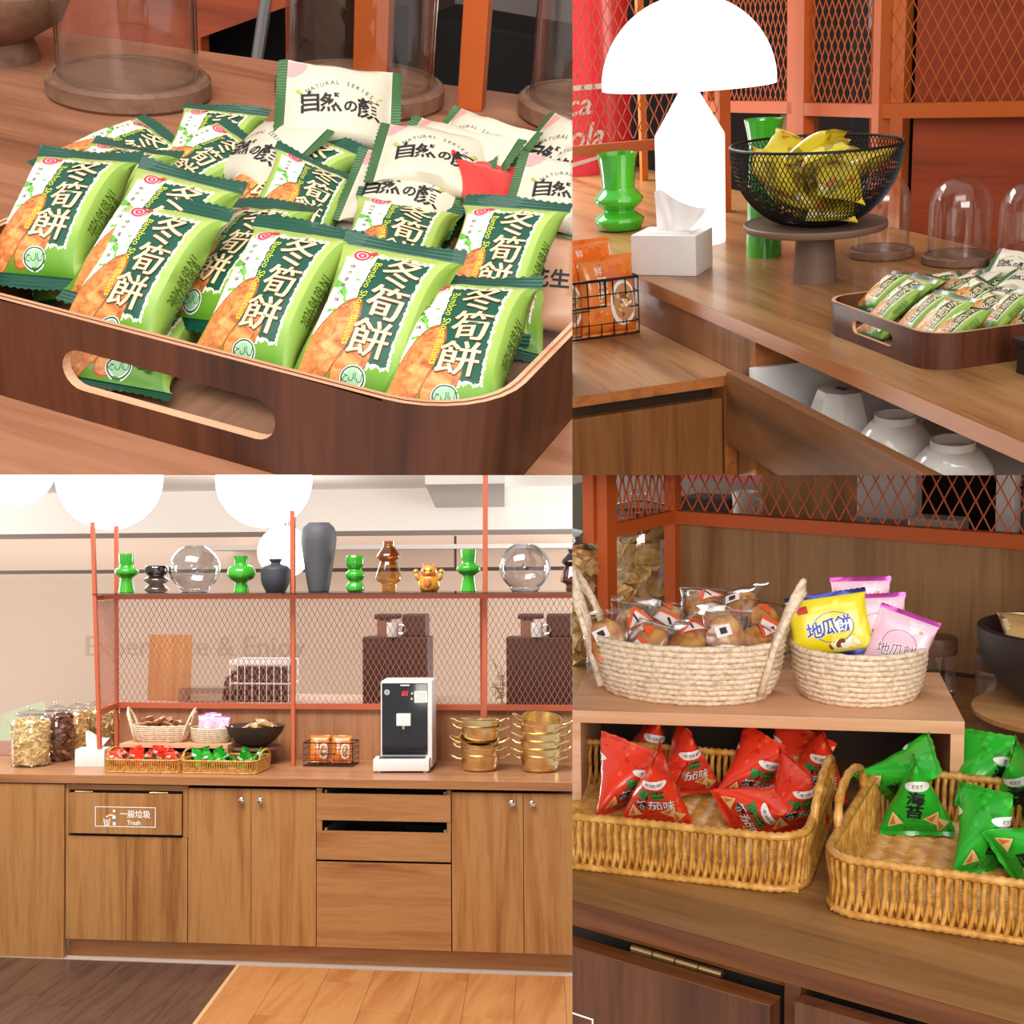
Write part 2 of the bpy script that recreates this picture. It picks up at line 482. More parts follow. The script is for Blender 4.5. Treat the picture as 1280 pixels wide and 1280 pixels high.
def pillow_mesh(name, L, WF, WS, T, seed, mats, printer=None, seal=0.009, turn=False, nv=18, teeth=15, bend=0.002):
    fn, prof = surf_pillow(L, WF, WS, T, seed)
    mb = MB(); us = [i / 8 for i in range(9)] + [1 + i / 4 for i in range(1, 5)]
    nb = 9; uvs = []
    rows = [0.5 - 0.5 * cos(pi * i / nv) for i in range(nv + 1)]
    ring = len(us) + nb - 2 + 4
    for v in rows:
        pts = []
        for u in us: pts.append((fn(u, v), (u, v)))
        right = pts[-1][0]; left = fn(-1.0, v)
        for i in range(1, nb - 1):
            k = i / (nb - 1)
            x = right[0] + (left[0] - right[0]) * k
            a, b, e = prof(v)
            z = -b * max(0.0, 1 - abs(x / a) ** 5) ** 0.2 if a > 0 else 0
            pts.append(((x, right[1], min(z, right[2])), (-0.5, v)))
        for i in range(4): 
            u = -1.0 + i / 4
            pts.append((fn(u, v), (u, v)))
        for p, q in pts:
            mb.v.append(p); uvs.append(q)
    R_ = len(pts)
    for i in range(nv):
        for j in range(R_):
            a = i * R_ + j; b = i * R_ + (j + 1) % R_
            mb.f.append((a, b, b + R_, a + R_)); mb.m.append(0)
    # crimped ends with a zigzag edge
    for s in (1, -1):
        b0 = len(mb.v); N = teeth * 2
        for j in range(N + 1):
            x = -WS / 2 + WS * j / N
            wv = bend * sin(j / N * 5 + seed * 2.1) 
            for k, (yy, zz) in enumerate(((0, 0), (seal * 0.5, 0.3), (seal * (1.0 if j % 2 else 0.86), 1.0))):
                mb.v.append((x, s * (L / 2 + yy - 0.0004), wv * zz)); uvs.append((2.5, yy / seal))
        for j in range(N):
            for k in range(2):
                a = b0 + j * 3 + k
                q = (a, a + 3, a + 4, a + 1)
                mb.f.append(q if s > 0 else q[::-1]); mb.m.append(1)
    pm = None
    if printer:
        pm = MB(); printer(pm, fn, random.Random(seed)); 
    if turn:   # long axis lies along x
        mb.v = [(y, -x, z) for x, y, z in mb.v]
        if pm: pm.v = [(y, -x, z) for x, y, z in pm.v]
    me = mb.mesh(name, mats, True, 50)
    ul = me.uv_layers.new(name='UVMap')
    for lp in me.loops: ul.data[lp.index].uv = uvs[lp.vertex_index]
    return me, pm

WFB, LB = 0.048, 0.085
def print_bamboo(pm, fn, rnd):
    S = lambda x, y, l: fn(x / WFB, y / LB, l)     # metres on the wrapper front, from its lower left
    W, H = WFB, LB
    for ch, cx, cy, sz in (('冬', 0.665, 0.81, 0.0205), ('筍', 0.655, 0.575, 0.0205), ('餅', 0.62, 0.335, 0.0215)):
        [lay(pm, glyphs(ch, sz), S, cx * W + 0.0007 * cos(k * pi / 4), cy * H + 0.0007 * sin(k * pi / 4), -0.04, 1, 1, 1, 0.0003) for k in range(8)]
        [lay(pm, glyphs(ch, sz), S, cx * W + d, cy * H, -0.04, 1, 1, 0, 0.00055) for d in (-0.00035, 0.0, 0.00035)]
    lay(pm, glyphs('Bamboo Shoot Biscuits', 0.0054), S, 0.385 * W, 0.56 * H, -pi / 2, 1, 1, 2, 0.0004)
    # round pink and red shop stamp
    lay(pm, disc2(0.0052, 20, 0.0, 0.85), S, 0.17 * W, 0.90 * H, 0.2, 1, 1, 5, 0.0003)
    lay(pm, disc2(0.0043, 20, 0.0030, 0.85), S, 0.17 * W, 0.90 * H, 0.2, 1, 1, 3, 0.0005)
    lay(pm, disc2(0.0021, 14, 0.0009, 0.85), S, 0.17 * W, 0.90 * H, 0.2, 1, 1, 3, 0.0005)
    lay(pm, rect2(0.0045, 0.0025), S, 0.27 * W, 0.925 * H, 0.5, 1, 1, 3, 0.0005)
    for i, ch in enumerate('特竹素食心味'):
        lay(pm, glyphs(ch, 0.0030), S, 0.12 * W, (0.80 - 0.052 * i) * H, 0, 1, 1, 4, 0.0004)
    # round green badge at the foot
    lay(pm, disc2(0.0063, 24), S, 0.56 * W, 0.085 * H, 0, 1, 1, 6, 0.0004)
    lay(pm, disc2(0.0058, 24, 0.0050), S, 0.56 * W, 0.085 * H, 0, 1, 1, 7, 0.0006)
    lay(pm, disc2(0.0044, 24), S, 0.56 * W, 0.085 * H, 0, 1, 1, 8, 0.0006)
    lay(pm, glyphs('حلال', 0.0042), S, 0.56 * W, 0.085 * H, 0, 1, 1, 7, 0.0008)
    # date codes up the gusset
    G = lambda x, y, l: fn(1 + x, y / LB, l)
    for k, (tx, dx) in enumerate((('2026.04.09 N1', 0.30), ('2027.04.08 B', 0.55))):
        vs, fs = glyphs(tx, 0.0052)
        pm.add([G(dx - y / 0.012, 0.52 * H + x, 0.0004) for x, y in vs], fs, 9)
    for i in range(9):
        y0 = (0.22 + 0.05 * i) * H
        w = 0.0006 + 0.0006 * (i % 3)
        pm.add([G(0.74, y0, 0.0004), G(0.94, y0, 0.0004), G(0.94, y0 + w, 0.0004), G(0.74, y0 + w, 0.0004)], [(0, 1, 2, 3)], 9)

BAMBOO = bamboo_mat(); SEAL_G = seal_mat('green_crimped_seal', '0C4A38')
BAMBOO_PRINT = [CREAM_INK, BROWN_INK, YEL_INK, RED_INK, INK, plain('pale_pink_ink', 'F7C9CF', 0.5), WHITE_INK, plain('deep_green_ink', '1E5D3A', 0.5), plain('sage_ink', '9CC79A', 0.5), DIGIT_INK]

WHITE_WR = None
def white_mat():
    t = NT('ivory_biscuit_wrapper')
    uv = t.node('ShaderNodeUVMap').outputs[0]
    sp = t.node('ShaderNodeSeparateXYZ'); t.l.new(uv, sp.inputs[0])
    d = t.m('ADD', t.m('POWER', t.m('SUBTRACT', sp.outputs[0], 0.0), 2.0), t.m('POWER', t.m('MULTIPLY', t.m('SUBTRACT', sp.outputs[1], 0.06), 1.5), 2.0))
    col = t.mix(t.m('LESS_THAN', t.m('ADD', d, t.m('MULTIPLY', t.noise(uv, 14, 2), 0.02)), 0.045), 'D3C9B4', 'DDA09E')
    t.bump(t.noise(uv, 7, 3, 0.6), 0.1, 0.001)
    return t.done(col, 0.42, 0, 0.4, 0.05)
LW_, HW_ = 0.07, 0.048
def print_white(pm, fn, rnd):
    # lettering runs along the packet: X along v, Y across u (u falls as Y rises once the packet is turned)
    S = lambda X, Y, l: fn(0.5 - Y / HW_, 0.5 + X / LW_, l)
    word = 'NATURAL SERIES'
    for i, ch in enumerate(word):
        if ch == ' ': continue
        a = (i - 6.5) / 6.5 * 0.62
        r = 0.036
        lay(pm, glyphs(ch, 0.0042), S, r * sin(a), 0.011 - r * (1 - cos(a)), -a, 1, 1, 0, 0.0004)
    for sx in (-1, 1):
        lay(pm, disc2(0.0026, 10, 0, 0.5), S, sx * 0.0265, 0.0035, 0.7 * sx, 1, 1, 1, 0.0004)
    for ch, x, y, sz in (('自', -0.019, -0.004, 0.0165), ('然', -0.0055, -0.004, 0.015), ('の', 0.0075, -0.006, 0.010), ('顏', 0.0195, -0.005, 0.0155)):
        lay(pm, glyphs(ch, sz, 0.0003), S, x, y, 0.06, 1, 1, 2, 0.0004)
IVORY = white_mat(); SEAL_W = seal_mat('fern_crimped_seal', '33602F')
IVORY_PRINT = [plain('grey_ink', '5A5A55', 0.5), plain('lime_ink', 'A9B94A', 0.5), INK]

BAMBOO_V = []; IVORY_V = []
def make_variants():
    for s in range(4):
        me, pm = pillow_mesh('bamboo_biscuit_packet', LB, WFB, 0.068, 0.022, s + 1.0, [BAMBOO, SEAL_G], print_bamboo)
        BAMBOO_V.append((me, pm.mesh('printed_lettering', BAMBOO_PRINT, False)))
    for s in range(3):
        me, pm = pillow_mesh('ivory_biscuit_packet', LW_, HW_, 0.064, 0.022, s + 11.0, [IVORY, SEAL_W], print_white, 0.0075, True)
        IVORY_V.append((me, pm.mesh('printed_lettering', IVORY_PRINT, False)))
make_variants()

def packet(kind, k, label, loc, rot, group, st=None, scale=1.0):
    me, pm = (BAMBOO_V if kind == 'b' else IVORY_V)[k % (4 if kind == 'b' else 3)]
    o = single('bamboo_biscuit_packet' if kind == 'b' else 'ivory_biscuit_packet', me, None, label, 'biscuit packet', loc, rot, group, st=st)
    o.matrix_world = o.matrix_world @ Matrix.Scale(scale, 4)
    part('printed_lettering', pm, None, o)
    return o

# ------------------------------------------------------------------ tray of bent plywood with two slot handles
def tray_parts(t):
    Ln, D, H, R_, th = 0.33, 0.345, 0.055, 0.05, 0.006
    def ring(off):
        return [(x + Ln / 2, y + D / 2) for x, y in rrect(Ln - 2 * off, D - 2 * off, R_ - off, 8)]
    SLW, SLH, zc = 0.12, 0.0215, 0.0272
    def wall(bm_pts_o, bm_pts_i):
        mb = MB()
        n = len(bm_pts_o)
        for j in range(n):
            jn = (j + 1) % n
            a, b = bm_pts_o[j], bm_pts_o[jn]
            ai, bi = bm_pts_i[j], bm_pts_i[jn]
            straight = abs(a[1] - b[1]) < 1e-6 and abs(a[0] - b[0]) > 0.1
            if not straight:
                mb.add([(a[0], a[1], 0), (b[0], b[1], 0), (b[0], b[1], H), (a[0], a[1], H)], [(0, 1, 2, 3)], 0)
                mb.add([(ai[0], ai[1], 0), (bi[0], bi[1], 0), (bi[0], bi[1], H), (ai[0], ai[1], H)], [(3, 2, 1, 0)], 0)
            else:
                # long side with a rounded slot through it
                for pts, y, flip in ((None, a[1], False), (None, ai[1], True)):
                    x0, x1 = (a[0], b[0]) if not flip else (ai[0], bi[0])
                    lo, hi = min(x0, x1), max(x0, x1)
                    cx = Ln / 2; r = SLH / 2; sl = SLW / 2 - r
                    arc = []
                    N = 10
                    for i in range(N + 1):
                        an = pi / 2 + pi * i / N
                        arc.append((cx - sl + r * cos(an), zc + r * sin(an)))
                    for i in range(N + 1):
                        an = -pi / 2 + pi * i / N
                        arc.append((cx + sl + r * cos(an), zc + r * sin(an)))
                    # rim points on the rectangle for each arc point
                    rim = []
                    for (ax, az) in arc:
                        left = ax < cx
                        ang = math.atan2(az - zc, ax - (cx - sl if left else cx + sl))
                        if left:
                            if abs(az - zc) >= r * 0.999: rim.append((cx - sl, H if az > zc else 0))
                            else: rim.append((lo, zc + (az - zc) / r * (H - zc if az > zc else zc)))
                        else:
                            if abs(az - zc) >= r * 0.999: rim.append((cx + sl, H if az > zc else 0))
                            else: rim.append((hi, zc + (az - zc) / r * (H - zc if az > zc else zc)))
                    k = len(arc)
                    vs = [(p[0], y, p[1]) for p in arc] + [(p[0], y, p[1]) for p in rim]
                    fs = []
                    for i in range(k):
                        q = (i, (i + 1) % k, k + (i + 1) % k, k + i)
                        fs.append(q)
                    mb.add(vs, fs, 0)
                    # corners left out by the fan
                    for (xa, xb) in ((lo, cx - sl), (hi, cx + sl)):
                        pass
                # slot lining
                k = len(arc)
                vs = [(p[0], a[1], p[1]) for p in arc] + [(p[0], ai[1], p[1]) for p in arc]
                mb.add(vs, [(i, (i + 1) % k, k + (i + 1) % k, k + i) for i in range(k)], 1)
        return mb
    o, i = ring(0), ring(th)
    part('tray_wall', wall(o, i), [W_TRAY, W_PLY], t, False)
    mb = MB(); n = len(o)
    # pale ply layers on the rim: three laminations
    for k, (z, a, b) in enumerate(((H, 0.0, 0.0022), (H - 0.0004, 0.0022, 0.0036), (H, 0.0036, th))):
        p, q = ring(a), ring(b)
        vs = [(x, y, z) for x, y in p] + [(x, y, z) for x, y in q]
        mb.add(vs, [(j, (j + 1) % n, n + (j + 1) % n, n + j) for j in range(n)], 0 if k != 1 else 1)
    part('rim_edge', mb, [W_PLY, plain('ply_glue_line', 'B97B58', 0.5)], t, False, label='pale plywood rim edge')
    mb = MB()
    vs = [(x, y, 0.004) for x, y in i] + [(x, y, 0.0005) for x, y in i]
    mb.add(vs, [tuple(range(n)), tuple(range(2 * n - 1, n - 1, -1))])
    part('tray_floor', mb, W_TRAYIN, t, False)

PACKS = {  # yaw, tilt, roll, x, y, z of each packet in the tray
 'p1': (0.054, 0.835, -0.604, -0.0, 0.132, 0.032), 'p2': (-0.047, 0.685, -0.058, 0.102, 0.073, 0.049), 'p3': (0.003, 0.649, -0.129, 0.176, 0.081, 0.05),
 'p4': (0.059, 0.639, -0.045, 0.238, 0.075, 0.054), 'p5': (0.19, 0.46, -0.142, 0.285, 0.073, 0.052), 'p6': (0.192, 0.578, 0.2, 0.255, 0.21, 0.035),
 'p7': (0.107, 0.622, -0.164, 0.266, 0.166, 0.06, 0.945), 'p8': (0.213, 0.33, 0.067, 0.195, 0.184, 0.05, 0.961), 'p9': (0.2, 0.35, 0.35, 0.123, 0.206, 0.056, 0.85),
 'p10': (-0.299, 0.482, 0.086, 0.09, 0.243, 0.052, 1.0), 'p11': (-0.12, 0.5, -0.25, 0.128, 0.118, 0.048), 'p12': (-0.022, 0.61, 0.036, 0.093, 0.098, 0.059),
 'p13': (-0.447, 0.321, 0.18, 0.022, 0.248, 0.047, 0.932), 'p14': (0.186, 0.504, -0.048, 0.008, 0.283, 0.046, 0.924), 'p15': (-0.373, 0.2, 0.226, -0.038, 0.245, 0.043, 0.92),
 'p16': (0.048, 0.297, -0.018, -0.0, 0.179, 0.05, 0.942), 'p17': (0.154, 0.541, -0.129, 0.027, 0.104, 0.058)}
WPACKS = {'w1': (0.445, 0.712, 0.082, 0.097, 0.301, 0.089, 0.973), 'w2': (0.284, 0.353, 0.085, 0.186, 0.256, 0.081, 0.906), 'w3': (0.12, 0.55, 0.02, 0.178, 0.232, 0.066, 0.9),
 'w4': (-0.027, 0.563, 0.003, 0.170, 0.237, 0.050, 1.07), 'w5': (-0.146, 0.602, -0.037, 0.185, 0.276, 0.073, 1.029), 'w6': (-0.281, 0.573, 0.01, 0.195, 0.297, 0.08, 0.873),
 'w7': (-0.389, 0.677, -0.055, 0.255, 0.302, 0.081, 1.041), 'w8': (-0.381, 0.633, -0.113, 0.271, 0.286, 0.08, 1.012), 'w9': (0.182, 0.509, 0.128, 0.276, 0.251, 0.078, 0.85), 'w0': (-0.315, 0.535, -0.212, 0.065, 0.261, 0.06, 0.988)}
BL = {'p1': 'lime bamboo biscuit packet at the far left of the large tray, gusset showing', 'p2': 'second bamboo biscuit packet from the left in the front row of the large tray',
 'p3': 'third bamboo biscuit packet from the left in the front row, green badge showing', 'p4': 'fourth bamboo biscuit packet from the left in the front row, under the last',
 'p5': 'bamboo biscuit packet at the right end of the front row by the corner', 'p6': 'bamboo biscuit packet behind the right end of the front row, long gusset',
 'p7': 'bamboo biscuit packet tucked under the one at the back right of the large tray', 'p8': 'bamboo biscuit packet with wide zigzag seal below the ivory packets',
 'p9': 'bamboo biscuit packet with slanting seal in the middle, left of the ivory ones', 'p10': 'bamboo biscuit packet with curled top edge below the standing ivory one',
 'p11': 'bamboo biscuit packet mostly covered, long gusset showing at mid left', 'p12': 'bamboo biscuit packet lying behind the second packet of the front row',
 'p13': 'bamboo biscuit packet with steep diagonal seal near the top of the pile', 'p14': 'topmost bamboo biscuit packet at the back of the large tray, level dark seal',
 'p15': 'bamboo biscuit packet with curved diagonal seal at the back left of the pile', 'p16': 'bamboo biscuit packet of which mainly the dark seal shows, back left',
 'p17': 'bamboo biscuit packet with long level seal behind the far left packet'}
WLb = {'w1': 'ivory biscuit packet standing up at the back of the large tray', 'w2': 'ivory biscuit packet right of the standing one, dark seal at its right end', 'w3': 'ivory biscuit packet half covered between two other ivory packets',
 'w4': 'frontmost ivory biscuit packet, resting on a green zigzag seal', 'w5': 'ivory biscuit packet in the middle of the back row', 'w6': 'ivory biscuit packet at the back with a peaked left corner',
 'w7': 'ivory biscuit packet at the back right edge of the upper left picture', 'w8': 'ivory biscuit packet behind the lowest right one, seal upright', 'w9': 'lowest ivory biscuit packet at the right edge with two brush characters', 'w0': 'ivory biscuit packet peeping out under the topmost green packet'}

def tray_with_packets(M, st, big):
    where = 'large close-up' if big else 'small distant'
    t = thing('serving_tray', 'dark walnut tray with slot handle, ' + ('filling the foreground of the upper left picture' if big else 'on the counter in the upper right picture'), 'tray', M.translation, M.to_3x3().to_4x4(), st=st)
    tray_parts(t) if big else [part(c.name.split('.')[0], c.data, None, t) for c in bpy.data.objects['serving_tray'].children]
    def put(q, k, kind, lab, grp):
        R3 = M @ Matrix.Translation(q[3:6]) @ E3(*q[:3])
        sc = q[6] if len(q) > 6 else 1.0
        packet(kind, k, lab if big else lab.replace('large tray', 'far tray').replace('upper left picture', 'far tray') + ('' if 'large tray' in lab or 'upper left' in lab else ' (far tray)' ), R3.translation, R3.to_3x3().to_4x4(), grp + (' in the close tray' if big else ' in the far tray'), st, sc)
    for i, (n, q) in enumerate(PACKS.items()): put(q, i, 'b', BL[n], 'bamboo biscuit packets')
    for i, (n, q) in enumerate(WPACKS.items()): put(q, i, 'w', WLb[n], 'ivory biscuit packets')
    put((0.25, 0.12, 0.05, 0.105, 0.062, 0.017), 1, 'b', 'bamboo biscuit packet lying flat inside, seen through the slot of the large tray', 'bamboo biscuit packets')
    return t

# ------------------------------------------------------------------ SET 1: close view of the tray
CUR[0] = 1
mb = MB(); mb.box((-1.6, -0.7, -0.03), (1.3, 0.69, 0.0))
mb2 = MB(); mb2.box((-1.6, 0.0, -0.029), (1.3, 0.0, 0))
t = thing('counter', 'warm walnut counter under the large tray in the upper left picture', 'counter', (0, 0, 0), 0.0)
def counter_top(t, depth_pts, mat):
    part('counter_board', depth_pts, mat, t, False)
mbt = MB()
P = [(-1.6, -0.7), (1.3, -0.7), (1.3, 0.96), (-1.6, 0.44)]
mbt.add([(x, y, z) for z in (-0.03, 0.0) for x, y in P], [(3, 2, 1, 0), (4, 5, 6, 7), (0, 1, 5, 4), (1, 2, 6, 5), (2, 3, 7, 6), (3, 0, 4, 7)])
part('counter_board', mbt, W_TABLE, t, False)
tray_with_packets(Matrix.Identity(4), 1, True)

def dome_profile(r, h):
    pts = [(r, 0.0), (r, h - r)]
    for i in range(1, 9):
        a = pi / 2 * i / 8
        pts.append((max(r * cos(a), 0.0005), h - r + r * sin(a)))
    return pts
def glass_dome(loc, rb, rg, h, label, grp, st):
    t = thing('glass_dome', label, 'glass dome', loc, 0.0, grp, st)
    m = MB(); m.lathe([(0.001, 0.0), (rb - 0.003, 0.0), (rb, 0.003), (rb, 0.015), (rb - 0.003, 0.018), (rg + 0.003, 0.018), (rg + 0.0025, 0.0165), (rg - 0.004, 0.0165), (rg - 0.005, 0.018), (0.001, 0.018)], 48)
    part('wooden_base', m, W_BASE, t, True, 40, 'dark wooden base disc with a groove')
    m = MB(); p = dome_profile(rg, h)
    m.lathe(p, 48); m.lathe([(max(r - 0.0025, 0.0003), z - (0.0025 if z > h - rg else 0)) for r, z in p][::-1], 48)
    g = part('glass_cover', m, GLASS, t, True, 60)
    g.location = (0, 0, 0.0172)
    return t
glass_dome((-0.2145, 0.5088, 0), 0.0695, 0.059, 0.17, 'tall glass dome on a round wood base at the back left of the close tray', 'glass domes behind the close tray', 1)
glass_dome((-0.052, 0.625, 0), 0.0755, 0.066, 0.17, 'glass dome behind the standing ivory packet in the upper left picture', 'glass domes behind the close tray', 1)
glass_dome((0.150, 0.705, 0), 0.0755, 0.066, 0.17, 'glass dome cut by the right edge of the upper left picture', 'glass domes behind the close tray', 1)
t = thing('wooden_bowl', 'dark footed wooden bowl at the top left corner of the upper left picture', 'bowl', (-0.385, 0.535, 0))
m = MB(); m.lathe([(0.001, 0.0), (0.046, 0.0), (0.044, 0.010), (0.040, 0.018), (0.045, 0.022), (0.068, 0.036), (0.078, 0.058), (0.0785, 0.064), (0.073, 0.064), (0.066, 0.05), (0.045, 0.034), (0.001, 0.03)], 40)
part('bowl_body', m, W_BASE, t, True, 50)
# orange posts standing on the counter and what is behind it
def post1(n, loc, w, d, h, label):
    m = MB(); m.box((-w / 2, -d / 2, 0), (w / 2, d / 2, h), bev=0.0015)
    single('metal_post', m, ORANGE, label, 'post', loc, 0.19, 'orange posts behind the close tray', smooth=False)
post1(0, (-0.060, 0.665, 0.0), 0.032, 0.02, 0.9, 'wide orange metal post behind the standing ivory packet')
post1(1, (0.040, 0.665, 0.0), 0.0225, 0.02, 0.9, 'narrower orange metal post on the counter at top centre of the upper left picture')
post1(2, (0.135, 0.79, 0.0), 0.012, 0.02, 0.9, 'thin orange post behind the right glass dome in the upper left picture')
DARKW = wood('dark_brown_board', '2A1712', '3A211A', '4A2B22', 'Z', 0.5)
RUSTW = wood('rust_orange_board', '6A2812', '84351A', '963F1D', 'X', 0.5)
BLACKM = plain('matt_black', '0F0B0A', 0.7, 0, 0.15)
GREYM = plain('dark_grey_fabric', '5B514D', 0.8)
m = MB(); m.box((-1.6, 0, -0.9), (1.9, 0.03, 1.2))
struct('wall_back', m, plain('shadow_brown_wall', '3A241D', 0.7), 'dark brown wall far behind the close tray', (0.0, 1.75, 0), 0.19)
m = MB(); Q = [(-1.6, -0.4), (-0.527, -0.4), (-0.527, -0.102), (-0.395, -0.042), (-0.395, 0.9), (-1.6, 0.9)]
m.add([(x, y, z) for y in (0.0, 0.02) for x, z in Q], [(0, 1, 2, 3, 4, 5), (11, 10, 9, 8, 7, 6)] + [(i, (i + 1) % 6, 6 + (i + 1) % 6, 6 + i) for i in range(6)])
struct('wall_panel', m, RUSTW, 'rust orange panel behind the left glass dome', (0, 1.1, 0), 0.0, cat='panel')
m = MB(); m.box((-0.10, 0, -0.35), (0.22, 0.12, 0.0), bev=0.004)
single('shadow_block', m, BLACKM, 'matt black block for the shadow and dark floor right of the rust panel', 'box', (-0.56, 1.22, -0.07), 0.0)  # black block stands in for the shadow and dark floor below the panel
m = MB(); m.box((-0.09, 0, -0.3), (0.3, 0.10, 0.0), bev=0.004)
single('floor_cabinet', m, BLACKM, 'low black cabinet behind the narrow orange post', 'cabinet', (-0.12, 1.1, -0.026), 0.0)
m = MB(); m.box((-0.3, 0, -0.3), (0.6, 0.05, 0.5))
single('grey_partition', m, GREYM, 'dull grey board above the low black cabinet at top right of the upper left picture', 'board', (-0.02, 1.45, -0.02), 0.0)
o = single('red_packet', BAMBOO_V[0][0].copy(), None, 'small crumpled red packet between the green and ivory packets', 'snack packet', (0.232, 0.246, 0.066), E3(0.6, 0.5, 0.3) @ Matrix.Scale(0.72, 4))
RFOIL = plain('scarlet_foil', 'D83A32', 0.3); o.data.materials[0] = RFOIL; o.data.materials[1] = RFOIL
o = single('brown_packet', IVORY_V[0][0].copy(), None, 'tan peanut packet leaning at the right wall of the large tray', 'snack packet', (0.298, 0.225, 0.035), E3(0.3, 0.8, 0.1))
TANF = plain('tan_foil', 'BE8C6E', 0.4); o.data.materials[0] = TANF; o.data.materials[1] = TANF
fn_, _q = surf_pillow(LW_, HW_, 0.064, 0.022, 11.0)
pm_ = MB(); lay(pm_, glyphs('花生', 0.012, 0.0003), lambda X, Y, l: fn_(0.5 - Y / HW_, 0.5 + X / LW_, l), -0.02, 0.0, 0, 1, 1, 0, 0.0005)
pm_.v = [(y, -x, z) for x, y, z in pm_.v]
part('printed_lettering', pm_, INK, o, False)
m = MB(); m.tube([(-0.505, 1.05, -0.13), (-0.47, 1.05, 0.06)], 0.008, 8)
single('chair_leg', m, plain('grey_steel', '8A8583', 0.35, 0.6), 'slim grey steel chair leg behind the rust orange panel', 'chair leg', (0.06, 0.05, 0.0))

# ------------------------------------------------------------------ shared builders for the other sets
def expanded_mesh(mb, p0, p1, z0, z1, cw=0.029, ch=0.053, r=0.0016, mi=0):
    """expanded metal between two plan points: zigzag strands that meet at the knots"""
    p0 = Vector((p0[0], p0[1], 0)); p1 = Vector((p1[0], p1[1], 0)); d = p1 - p0; w = d.length; d.normalize()
    nrm = Vector((-d.y, d.x, 0))
    n = max(2, int(round(2 * w / cw))); cw = w / n; k = max(1, int(round((z1 - z0) / (ch / 2)))); hz = (z1 - z0) / k
    for i in range(n):
        pts = []
        for j in range(k + 1):
            s = 1 if (i + j) % 2 else -1
            x = (i + 0.5) * cw + s * (cw / 2 - r * 0.4)
            pts.append(p0 + d * x + nrm * (0.0012 * s) + Vector((0, 0, z0 + j * hz)))
        # flat square strand
        mb.tube(pts, r, 4, mi=mi, cap=False)

def bar(mb, a, b, w, h, mi=None):
    """square bar from a to b (horizontal or vertical)"""
    a = Vector(a); b = Vector(b); t = (b - a).normalized()
    up = Vector((0, 0, 1)) if abs(t.z) < 0.9 else Vector((0, 1, 0))
    s = t.cross(up).normalized(); u = s.cross(t).normalized()
    vs = [p + s * (x * w / 2) + u * (y * h / 2) for p in (a, b) for x, y in ((-1, -1), (1, -1), (1, 1), (-1, 1))]
    mb.add(vs, [(0, 1, 2, 3), (7, 6, 5, 4), (0, 4, 5, 1), (1, 5, 6, 2), (2, 6, 7, 3), (3, 7, 4, 0)], mi)

def tissue_box(loc, rot, label, w=0.13, d=0.09, h=0.08):
    t = thing('tissue_box', label, 'tissue box', loc, rot)
    m = MB(); m.box((-w / 2, -d / 2, 0), (w / 2, d / 2, h), bev=0.004)
    m.box((-w * 0.36, -d * 0.3, h), (w * 0.36, d * 0.3, h + 0.0012))
    part('box_body', m, plain('white_box', 'E9E4E0', 0.45), t, True, 40)
    m = MB(); n = 12; rows = 7; vs = []
    for j in range(rows):
        k = j / (rows - 1)
        for i in range(n + 1):
            a = i / n
            x = (a - 0.5) * w * (0.45 + 0.45 * k) + 0.015 * k
            y = sin(a * 7 + k * 2) * d * 0.14 * (0.5 + k) + 0.01 * k
            vs.append((x, y, h - 0.004 + k * h * (0.82 + 0.25 * sin(a * 5 + 0.6))))
    m.add(vs, [(j * (n + 1) + i, j * (n + 1) + i + 1, (j + 1) * (n + 1) + i + 1, (j + 1) * (n + 1) + i) for j in range(rows - 1) for i in range(n)])
    part('tissue', m, plain('tissue_paper', 'F4EFEC', 0.8), t, True, 80, 'white tissue sheet standing out of the box')
    return t

